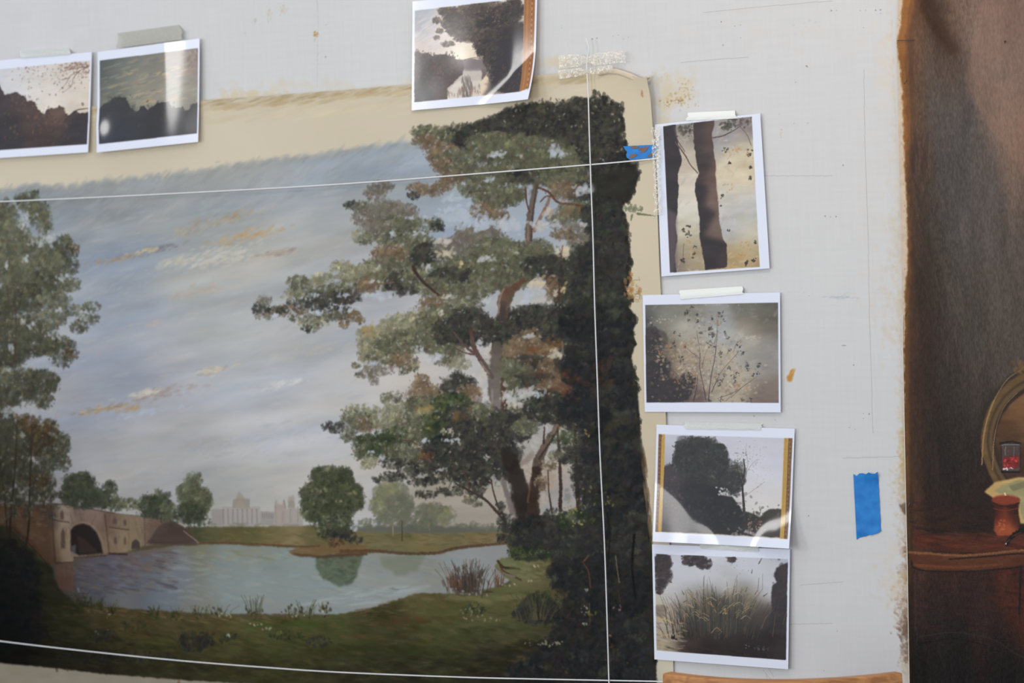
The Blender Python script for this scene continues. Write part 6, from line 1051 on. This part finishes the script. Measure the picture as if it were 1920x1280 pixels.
top = [(-330, 226), (0, 208), (200, 198), (378, 188), (470, 182), (560, 175), (640, 169), (775, 157), (900, 149), (1010, 141), (1060, 136), (1100, 132), (1140, 131), (1180, 139), (1205, 148), (1219, 144)]
right = [(1219, 144), (1221, 160), (1225, 185), (1227, 225), (1230, 300), (1234, 400), (1237, 500), (1240, 560), (1248, 770), (1255, 1000), (1263, 1270), (1266, 1340)]
bottom = [(-330, 1262), (0, 1290), (400, 1318), (800, 1332), (1266, 1340)]
left = [(-330, 226), (-330, 1262)]
CO = .004
nu, nv = 120, 90
T, B_, L_, R_ = [np.stack(wall_xz(*curve(c, n).T, CO), -1) for c, n in ((top, nu), (bottom, nu), (left, nv), (right, nv))]
u = np.linspace(0, 1, nu)[None, :, None]; v = np.linspace(0, 1, nv)[:, None, None]
G = (1 - v) * T[None] + v * B_[None] + (1 - u) * L_[:, None] + u * R_[:, None] - ((1 - u) * (1 - v) * T[0] + u * (1 - v) * T[-1] + (1 - u) * v * B_[0] + u * v * B_[-1])
cx0, cx1 = G[..., 0].min() - .01, G[..., 0].max() + .01; cz0, cz1 = G[..., 1].min() - .01, G[..., 1].max() + .01
U_, V_ = np.meshgrid(np.linspace(0, 1, nu), np.linspace(0, 1, nv))
lift = CO + .0012 * (fbm(U_ * 9, V_ * 5, 3, 4) - .4) + .010 * np.exp(-((1 - U_) / .02) ** 2) * np.exp(-(V_ / .10) ** 2) + .004 * np.exp(-(V_ / .012) ** 2) * (fbm(U_ * 24, V_, 2, 1)) + .003 * np.exp(-((1 - U_) / .012) ** 2) * np.exp(-((V_ - .1) / .2) ** 2)
lift += .0035 * np.sin(U_ * 60 + V_ * 20) * np.exp(-((U_ - .93) / .04) ** 2) * np.exp(-(V_ / .05) ** 2)
lift = np.maximum(lift, .0022)
V = np.stack([G[..., 0], -lift, G[..., 1]], -1).reshape(-1, 3)
UV = np.stack([(G[..., 0] - cx0) / (cx1 - cx0), (G[..., 1] - cz0) / (cz1 - cz0)], -1).reshape(-1, 2)
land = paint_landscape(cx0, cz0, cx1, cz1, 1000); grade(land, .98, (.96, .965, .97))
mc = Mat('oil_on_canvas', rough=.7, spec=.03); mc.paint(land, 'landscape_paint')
b1 = mc.noise_bump((1, 1, .35), 160, .12, .0012, 4); mc.noise_bump((1, 1, 1), 1300, .12, .0006, 1, prev=b1)
canvas = mesh_obj('landscape_canvas', V, [f[::-1] for f in grid_faces(nu, nv)], mc.m, uvs=UV, solid=.0011)
tag(canvas, 'large unframed landscape painting with trees, lake and bridge, bare ochre margin', 'painting')
# the corner's hem, rolled over
mh = Mat('primed_linen', (206, 190, 166), .7, .25); mh.noise_bump((1, 1, 1), 900, .15, .0006)
hem = [(1122, 132, 7), (1140, 130, 6), (1156, 131, 6), (1170, 135, 6), (1184, 140, 7), (1196, 146, 6), (1204, 149, 5), (1212, 146, 4), (1219, 143, 3)]
V = []
for k, (x, y, wd) in enumerate(hem):
    for j in range(7):
        a = np.pi * j / 6; p = px3(x, y - 2 + (1 - np.cos(a)) * wd * .85, .0075 + .003 * k / 8); V.append(p - np.array([0, np.sin(a) * .0018, 0]))
mesh_obj('rolled_hem', V, grid_faces(7, len(hem)), mh.m, canvas, solid=.0008)

# ------------------------------------------------------------------ the dark still life
edge = [(1692, -70), (1684, 0), (1681, 75), (1683, 150), (1686, 300), (1689, 430), (1691.5, 530), (1692.5, 640), (1695, 760), (1697, 860), (1699, 960), (1701.5, 1060), (1703, 1170), (1705, 1280), (1706, 1350)]
SO = .004
E_ = np.stack(wall_xz(*curve(edge, 100).T, SO), -1)
sx1 = float(E_[:, 0].max()) + 1.0
nu, nv = 70, 100
uu = np.linspace(0, 1, nu) ** 1.25
G = np.stack([E_[:, None, 0] + (sx1 - E_[:, None, 0]) * uu[None], np.repeat(E_[:, 1][:, None], nu, 1)], -1)
X_, Z_ = G[..., 0], G[..., 1]
lift = SO + .0006 * (fbm(X_ * 9, Z_ * 9, 3, 2))
ka, kz = [float(t) for t in wall_xz(1718, -6)]                       # the nail that drags the cloth into folds
rx = X_ - ka; rz = Z_ - kz; rr = np.hypot(rx, rz) + 1e-4; th = np.arctan2(-rz, rx)
lift += .016 * np.exp(-((th - .85) / .20) ** 2) * np.exp(-rr / .14) * np.clip(rr / .02, 0, 1) + .006 * np.exp(-((th - .30) / .22) ** 2) * np.exp(-rr / .14) * np.clip(rr / .02, 0, 1)
lift += .006 * np.exp(-((Z_ - float(wall_xz(1850, -14)[1])) / .012) ** 2) * np.clip((X_ - ka) / .05, 0, 1)
V = np.stack([X_, -lift, Z_], -1).reshape(-1, 3)
bx0, bx1, bz0, bz1 = X_.min() - .005, X_.max() + .005, Z_.min() - .005, Z_.max() + .005
still = paint_stilllife(bx0, bz0, bx1, bz1, 1000); grade(still, 1.5, (1.27, 1.26, 1.27), .82)
ms = Mat('dark_oil_on_canvas', rough=.4, spec=.13); ms.paint(still, 'still_life_paint')
b1 = ms.noise_bump((1, 1, .4), 330, .38, .0014, 3); ms.noise_bump((1, 1, 1), 900, .35, .0008, 1, prev=b1)
sc_ = mesh_obj('still_life_canvas', V, [f[::-1] for f in grid_faces(nu, nv)], ms.m, uvs=np.stack([(X_ - bx0) / (bx1 - bx0), (Z_ - bz0) / (bz1 - bz0)], -1).reshape(-1, 2), solid=.0011)
tag(sc_, 'dark brown still life painting with ochre edge, chair, jar and copper pot', 'painting')
mcut = Mat('raw_canvas_edge', (222, 216, 206), .8, .2)
ce = curve(edge, 100)[46:]
tube('cut_edge', [px3(x, y, .0052) for x, y in ce], .0007, mcut.m, sc_, 5)

# ------------------------------------------------------------------ prints taped to wall and canvas
GRP = None
PRINTS = [
    (art_castle_ridge, [(-19, 114.5), (172, 97.5), (168, 285.5), (-23, 298)], .009, 'leftmost glossy print, dark castle ridge under pale sky and a red-brown branch'),
    (art_evening_ridge, [(183, 97.4), (374, 72), (374, 266), (184, 286)], .010, 'glossy print of black ridge under streaky olive evening sky, second from left'),
    (art_river_oak, [(773.5, 3), (1007.5, -21), (1004, 187), (771.8, 207)], .010, 'top centre print with curled corner, overhanging oak by river, gilt frame strip'),
    (art_two_trunks, [(1227.9, 233.3), (1425.3, 212.6), (1443, 503), (1240.4, 518)], .006, 'upright print of two dark tree trunks against pale bark-coloured sky'),
    (art_autumn_bush, [(1205, 553), (1462.4, 547.9), (1463.8, 772.8), (1208.9, 771.8)], .006, 'print of a thin leafy autumn bush under a grey sky, right of canvas'),
    (art_great_elm, [(1231, 795.8), (1490, 803.3), (1481.5, 1027.6), (1225.5, 1014.4)], .006, 'print of big dark tree between gilt frame strips, glare along lower left'),
    (art_reeds, [(1222.5, 1020), (1481.3, 1029.4), (1479.4, 1253.7), (1227, 1235.7)], .006, 'lowest print, clump of brown reeds before pale water and dark bank'),
]
for i, (fn, quad, off, label) in enumerate(PRINTS):
    art = fn(quad)
    nu, nv = (40, 32)
    Hi = np.linalg.inv(art.H); U_, V_ = np.meshgrid(np.linspace(0, 1, nu), np.linspace(0, 1, nv))
    q = np.stack([U_ * art.w, V_ * art.h, np.ones_like(U_)], -1) @ Hi.T; q = q[..., :2] / q[..., 2:]
    x, z = wall_xz(q[..., 0], q[..., 1], off)
    lift = off + .0007 * (fbm(U_ * 2.2 + i * 7, V_ * 2.2, 2, i) - .5)
    if fn is art_river_oak:
        d = np.clip((U_ + V_ - 1.52) / .48, 0, 1); lift += .024 * d ** 1.7 + .004 * np.clip(U_ - .8, 0, 1) / .2 * V_ + .0009 * np.exp(-((U_ - .52) / .16) ** 2) * np.exp(-((V_ - .45) / .3) ** 2)
    if fn is art_great_elm:
        d = ((V_ - .42) * .216 - (U_ - .0) * .23) * .72                       # bent out along a diagonal, lower left
        lift += .23 * np.where(d > 0, np.sqrt(d * d + .008 ** 2) - .008, 0) + .022 * np.clip((U_ + V_ - 1.55) / .45, 0, 1) ** 1.6 + .003 * V_ ** 2 + .0008 * np.sin(U_ * 23) * V_ ** 4
    if fn in (art_castle_ridge, art_evening_ridge):
        lift += .005 * V_ ** 2
    if fn is art_evening_ridge:
        lift += .0022 * np.exp(-((U_ - .66) / .11) ** 2) * np.clip(1.1 - V_, 0, 1) + .0022 * np.exp(-(U_ / .1) ** 2) * np.exp(-((V_ - .75) / .12) ** 2)
    if fn is art_reeds: lift += .004 * U_ * V_
    if fn is art_great_elm: x, z = wall_xz(q[..., 0], q[..., 1], off + .8 * (lift - off))
    Vt = np.stack([x, -lift, z], -1).reshape(-1, 3)
    mp_ = Mat('glossy_photo_print', rough=.095, spec=.5); mp_.paint(art, 'print_picture')
    mp_.noise_bump((1, 1, 1), 9, .05, .004, 2)
    o = mesh_obj('photo_print', Vt, [f[::-1] for f in grid_faces(nu, nv)], mp_.m, uvs=np.stack([U_, 1 - V_], -1).reshape(-1, 2), solid=.0003)
    tag(o, label, 'print')


# ------------------------------------------------------------------ tape
def strip(name, quad, off, mat, nu=14, nv=5, ripple=.0003, seed=0, ragged=0., solid=.00015, parent=None, bend=None):
    """a strip of tape over a photo-measured quad (tl, tr, br, bl)"""
    rs = np.random.RandomState(seed + 50); V = []
    tl, tr, br, bl = [np.array(p, float) for p in quad]
    e0 = rs.randn(nv) * ragged; e1 = rs.randn(nv) * ragged
    for j in range(nv):
        for i in range(nu):
            a = i / (nu - 1); b = j / (nv - 1)
            p = (tl * (1 - a) + tr * a) * (1 - b) + (bl * (1 - a) + br * a) * b
            d = (tr - tl) / np.linalg.norm(tr - tl)
            if i == 0: p = p + d * e0[j]
            if i == nu - 1: p = p + d * e1[j]
            V.append(px3(p[0], p[1], off + ripple * rs.randn() + (bend(a, b) if bend else 0)))
    return mesh_obj(name, V, [f[::-1] for f in grid_faces(nu, nv)], mat, parent, solid=solid, uvs=[(i / (nu - 1), j / (nv - 1)) for j in range(nv) for i in range(nu)])


mm = Mat('masking_tape', (226, 228, 222), .6, .3); mm.noise_bump((1, 1, 6), 260, .2, .0008)


def clear_mat(name, col, low, high, lo_t, hi_t, rough=.3, scale=260.):
    """thin film: see-through, with whitish specks for lifted spots and painted-in crinkle glints"""
    m = Mat(name, col, rough, .5); m.noise_bump((1, 1, 1), 420, .8, .0015, 2)
    tc = m.node('ShaderNodeTexCoord'); nz = m.node('ShaderNodeTexNoise', Scale=scale, Detail=4., Distortion=1.2); cr = m.node('ShaderNodeValToRGB')
    cr.color_ramp.elements[0].position = lo_t; cr.color_ramp.elements[1].position = hi_t
    cr.color_ramp.elements[0].color = (low, low, low, 1); cr.color_ramp.elements[1].color = (high, high, high, 1)
    tr = m.node('ShaderNodeBsdfTransparent'); mx = m.node('ShaderNodeMixShader')
    m.link(tc.outputs['Object'], nz.inputs['Vector']); m.link(nz.outputs['Fac'], cr.inputs[0]); m.link(cr.outputs[0], mx.inputs[0])
    m.link(tr.outputs[0], mx.inputs[1]); m.link(m.b.outputs[0], mx.inputs[2]); m.link(mx.outputs[0], m.t.nodes['Material Output'].inputs['Surface'])
    return m


mclear = clear_mat('crinkled_clear_tape', (244, 238, 224), .10, .85, .50, .60)
mfrost = clear_mat('frosted_tape', (196, 193, 182), .55, .62, .3, .7, .5, 60.)
mfaint = clear_mat('pale_tape', (228, 230, 224), .55, .62, .3, .7, .5, 60.)


def masking(quad, off, label, mat, name='masking_tape', base=.0012, **k):
    o = strip(name, quad, off, mat.m, bend=lambda a, b: (base - off) * np.clip((.55 - b) / .5, 0, 1), **k); tag(o, label, 'tape'); return o


masking([(1290, 211), (1378, 207), (1381.5, 222), (1287, 226)], .0072, 'cream masking tape holding the upright two trunks print', mm, seed=1, ragged=1.2)
masking([(1274, 544), (1391, 536.5), (1393, 551), (1277, 561)], .0072, 'cream masking tape above the autumn bush print', mm, seed=2, ragged=1.4)
masking([(1283, 791), (1428, 794), (1428, 806), (1285, 804)], .0072, 'pale tape along top of the big dark tree print', mfaint, name='frosted_tape', seed=3, ragged=1.2)
masking([(1312, 1018), (1424, 1024), (1422, 1034), (1313, 1028)], .0078, 'faint greenish tape on the top margin of the reeds print', mfaint, name='frosted_tape', base=.0074, seed=4, ragged=1.)
masking([(38, 96), (130, 91), (132, 102), (39, 109)], .0115, 'faint pale tape above the leftmost ridge print', mfaint, name='frosted_tape', seed=5, ragged=1.2)
masking([(222, 62), (338, 46), (342, 74), (219, 90)], .0115, 'frosted grey tape above the evening ridge print', mfrost, name='frosted_tape', seed=6, ragged=2.)


def pinch(a, b): return .0035 * np.exp(-((a - .43) / .05) ** 2)


def tag2(o, l, g=None): tag(o, l, 'tape', g)


# two crinkled strips gripping the plumb string, waisted where they wrap it
def waisted(x0, y0, x1, y1, h0, h1, waist, off, seed, label):
    rs = np.random.RandomState(seed); V = []; nu, nv = 34, 7
    for j in range(nv):
        for i in range(nu):
            a = i / (nu - 1); b = j / (nv - 1) - .5
            hh = (h0 + (h1 - h0) * a) * (1 - .62 * np.exp(-((a - waist) / .07) ** 2))
            V.append(px3(x0 + (x1 - x0) * a + (rs.randn() * .8 if i in (0, nu - 1) else 0), y0 + (y1 - y0) * a + 2 * b * hh * .5 + rs.randn() * .3, off + .0006 * rs.randn() + .003 * np.exp(-((a - waist) / .035) ** 2)))
    tag2(mesh_obj('clear_tape', V, [f[::-1] for f in grid_faces(nu, nv)], mclear.m, solid=.0001), label)


waisted(1048, 116, 1172, 106, 24, 22, .43, .013, 1, 'upper crinkled clear tape across the vertical string above canvas')
waisted(1047, 140, 1148, 128, 17, 12, .52, .015, 2, 'lower crinkled clear tape across the vertical string at canvas hem')
tag2(strip('clear_tape', [(1222, 238), (1236, 237), (1239, 402), (1227, 404)], .0132, mclear.m, 6, 40, .0006, 7, 1.), 'crinkled upright clear tape along left edge of two trunks print')

# painter's tape
mb = Mat('blue_tape', (42, 122, 196), .55, .3); mb.noise_bump((1, 1, 1), 120, .25, .0012)
tc = mb.node('ShaderNodeTexCoord'); nz = mb.node('ShaderNodeTexNoise', Scale=55., Detail=3.); cr = mb.node('ShaderNodeValToRGB'); cr.color_ramp.elements[0].color = lin((24, 110, 184)); cr.color_ramp.elements[1].color = lin((38, 130, 204)); cr.color_ramp.elements[0].position = .3; cr.color_ramp.elements[1].position = .7
mb.link(tc.outputs['Object'], nz.inputs['Vector']); mb.link(nz.outputs['Fac'], cr.inputs[0]); mb.link(cr.outputs[0], mb.b.inputs['Base Color'])
o = strip('blue_tape', [(1646, 886.5), (1652, 998.5), (1606, 1010), (1600, 890)], .0016, mb.m, 22, 9, .00025, 9, 1.6, bend=lambda b, a: .0045 * np.exp(-(b / .09) ** 2) * np.exp(-((a - .25) / .4) ** 2) + .0016 * np.sin(b * 26 + a * 4) * np.clip(b - .55, 0, 1))
tag(o, 'blue painter tape strip stuck upright on the bare wall', 'tape')
o = strip('blue_tape', [(1170, 274), (1230, 271), (1231, 294.5), (1180, 300)], .0104, mb.m, 14, 6, .0002, 10, 1.6)
tag(o, 'blue painter tape with brown paint dabs on canvas beside two trunks print', 'tape')
mdab = Mat('brown_dab', (112, 78, 66), .5)
for k, (x, y, a, l, wd) in enumerate([(1190, 276, 0, 12, 5), (1208, 281, -35, 17, 8), (1188, 292, -15, 16, 8), (1221, 290, -20, 14, 6), (1200, 279, -30, 8, 4)]):
    r = np.random.RandomState(k); n = 14; pts = []
    for t in range(n):
        w_ = 2 * np.pi * t / n; ex = l / 2 * np.cos(w_) * (1 + .25 * r.randn()); ey = wd / 2 * np.sin(w_) * (1 + .25 * r.randn()); c_, s_ = np.cos(np.radians(a)), np.sin(np.radians(a))
        pts.append(px3(x + ex * c_ - ey * s_, y + ex * s_ + ey * c_, .0112))
    mesh_obj('paint_dab', pts, [tuple(range(n))], mdab.m, o, solid=.0003)

# ------------------------------------------------------------------ strings
mst = Mat('white_cord', (226, 226, 226), .6, .3); mst.noise_bump((1, 1, 1), 1500, .6, .0006)
def smooth_px(P, n):
    P = np.asarray(P, float); Q = np.r_[2 * P[:1] - P[1:2], P, 2 * P[-1:] - P[-2:-1]]; out = []
    for i in range(1, len(Q) - 2):
        t = np.linspace(0, 1, n, endpoint=False)[:, None]; a, b, c, d = Q[i - 1], Q[i], Q[i + 1], Q[i + 2]
        out.append(.5 * (2 * b + (c - a) * t + (2 * a - 5 * b + 4 * c - d) * t ** 2 + (3 * b - a - 3 * c + d) * t ** 3))
    return np.r_[np.concatenate(out), P[-1:]]
for P, off, label in [
        ([(-325, 390), (0, 378), (330, 362.5), (640, 345), (940, 322), (1109, 308.5), (1172, 303), (1234, 297)], .0118, 'upper horizontal white string sagging across painted sky'),
        ([(-325, 1160), (0, 1201.5), (168, 1221), (336, 1238), (500, 1251), (638, 1260), (860, 1269), (1000, 1272.5), (1230, 1277), (1262, 1278)], .0118, 'lower horizontal white string across painted grass at canvas bottom'),
        ([(1099, 72), (1102, 82), (1103.5, 95), (1101, 112), (1100.5, 130), (1103, 180), (1105, 250), (1108, 340), (1112, 450), (1115, 570), (1120, 710), (1125, 850), (1133, 1010), (1138, 1150), (1142, 1285), (1144, 1336)], .0146, 'vertical white plumb string crossing the dark right side of tree')]:
    tag(tube('string', [px3(x, y, off) for x, y in smooth_px(P, 6)], .0013, mst.m), label, 'string')

# ------------------------------------------------------------------ staples and a pin in the still life's edge
mst_ = Mat('steel', (176, 176, 178), .3, .6); mst_.b.inputs['Metallic'].default_value = .9
for x, y, a, label in [(1704, 947, 70, 'steel staple over dark paint patch at still life edge'), (1698, 588, 75, 'steel staple beside bare strip at middle of still life edge'), (1697, 153, 60, 'steel staple in ochre paint near top of still life edge')]:
    c_, s_ = math.cos(math.radians(a)), math.sin(math.radians(a)); l = 4.5
    A = px3(x - l * c_, y + l * s_, .0066); B = px3(x + l * c_, y - l * s_, .0066)
    tag(tube('staple', [A + [0, .006, 0], A, B, B + [0, .006, 0]], .0005, mst_.m, seg=6), label, 'staple')
mpin = Mat('dark_pin', (70, 66, 64), .4)
A = px3(1682, 76, .0075); B = px3(1713, 75, .0068)
tag(tube('pin', [A + [0, .001, 0], A, B, B + [0.002, .006, 0]], .0006, mpin.m, seg=6), 'thin dark pin lying across upper left edge of still life', 'pin')

# ------------------------------------------------------------------ chair with a curved wooden back, standing before the wall
mwd = Mat('honey_wood', (176, 116, 60), .42, .45)
tc = mwd.node('ShaderNodeTexCoord'); mp_ = mwd.node('ShaderNodeMapping'); mp_.inputs['Scale'].default_value = (3, 40, 40); nz = mwd.node('ShaderNodeTexNoise', Scale=2.2, Detail=6., Distortion=.8); cr = mwd.node('ShaderNodeValToRGB')
cr.color_ramp.elements[0].position = .34; cr.color_ramp.elements[1].position = .68; cr.color_ramp.elements[0].color = lin((150, 94, 46)); cr.color_ramp.elements[1].color = lin((196, 138, 78))
mwd.link(tc.outputs['Object'], mp_.inputs[0]); mwd.link(mp_.outputs[0], nz.inputs['Vector']); mwd.link(nz.outputs['Fac'], cr.inputs[0]); mwd.link(cr.outputs[0], mwd.b.inputs['Base Color'])
pl = px3(1250, 1258, .47); pr = px3(1686, 1261, .35); yb = .062
ax = Vector((pr - pl)[:]); ax.z = 0; half = ax.length / 2; ax.normalize(); ay = Vector((-ax.y, ax.x, 0)); ztop = float(pl[2] + pr[2]) / 2; zmid = ztop - .002
org = Vector(((pl[0] + pr[0]) / 2, (pl[1] + pr[1]) / 2, 0)) - ay * yb
chair = link(bpy.data.objects.new('wooden_chair', None)); chair.location = org
chair.rotation_euler = (0, 0, math.atan2(ax.y, ax.x)); chair.empty_display_size = .1
tag(chair, 'honey coloured wooden chair with curved back rail below the reeds print', 'chair')
# local: x along the back, y towards the wall (the seat side), z up


def swept(name, prof, n, half, yback, zfun, mat, parent):
    V = []
    for i in range(n):
        t = -1 + 2 * i / (n - 1); cx_ = t * half; cy_ = yback * t * t; tx = Vector((half, 2 * yback * t, 0)).normalized(); nx = Vector((-tx.y, tx.x, 0))
        for a, b in prof: V.append((cx_ + nx.x * a, cy_ + nx.y * a, zfun(t) + b))
    m = len(prof); F = [(i * m + k, i * m + (k + 1) % m, (i + 1) * m + (k + 1) % m, (i + 1) * m + k) for i in range(n - 1) for k in range(m)]
    F += [tuple(range(m))[::-1], tuple((n - 1) * m + k for k in range(m))]
    o = mesh_obj(name, V, F, mat, parent, smooth=False)
    md = o.modifiers.new('edges', 'BEVEL'); md.width = .0025; md.segments = 2; md.limit_method = 'ANGLE'
    return o


zt = lambda t: zmid + (ztop - zmid) * t * t
swept('top_rail', [(-.011, 0), (.011, 0), (.013, -.03), (.011, -.075), (-.011, -.075), (-.013, -.03)], 33, half, yb, zt, mwd.m, chair)
swept('back_slat', [(-.008, 0), (.008, 0), (.008, -.045), (-.008, -.045)], 25, half - .02, yb * .9, lambda t: zmid - .17, mwd.m, chair)
zs_ = .43
for s in (-1, 1):
    bm = bmesh.new()
    for k in range(8):
        z0 = (zmid - .02) * k / 8; z1 = (zmid - .02) * (k + 1) / 8 + .004; sp = .03 * abs((z0 + z1) / 2 - zs_) / zs_
        box_bm(bm, (.034, .030, z1 - z0), (s * (half - .032), yb * .82 + (.0 if z0 > zs_ else .0), (z0 + z1) / 2), bevel=.003)
    bm_obj('rear_leg', bm, mwd.m, chair)
    bm = bmesh.new(); box_bm(bm, (.034, .034, zs_ - .02), (s * (half - .03), .31, (zs_ - .02) / 2), bevel=.004); bm_obj('front_leg', bm, mwd.m, chair)
    bm = bmesh.new(); box_bm(bm, (.018, .25, .03), (s * (half - .03), .18, .2), bevel=.003); bm_obj('stretcher', bm, mwd.m, chair)
    bm = bmesh.new(); box_bm(bm, (.02, .25, .05), (s * (half - .03), .18, zs_ - .045), bevel=.003); bm_obj('apron', bm, mwd.m, chair)
bm = bmesh.new(); box_bm(bm, (half * 2 - .01, .31, .024), (0, .185, zs_), bevel=.008); bm_obj('seat', bm, mwd.m, chair)
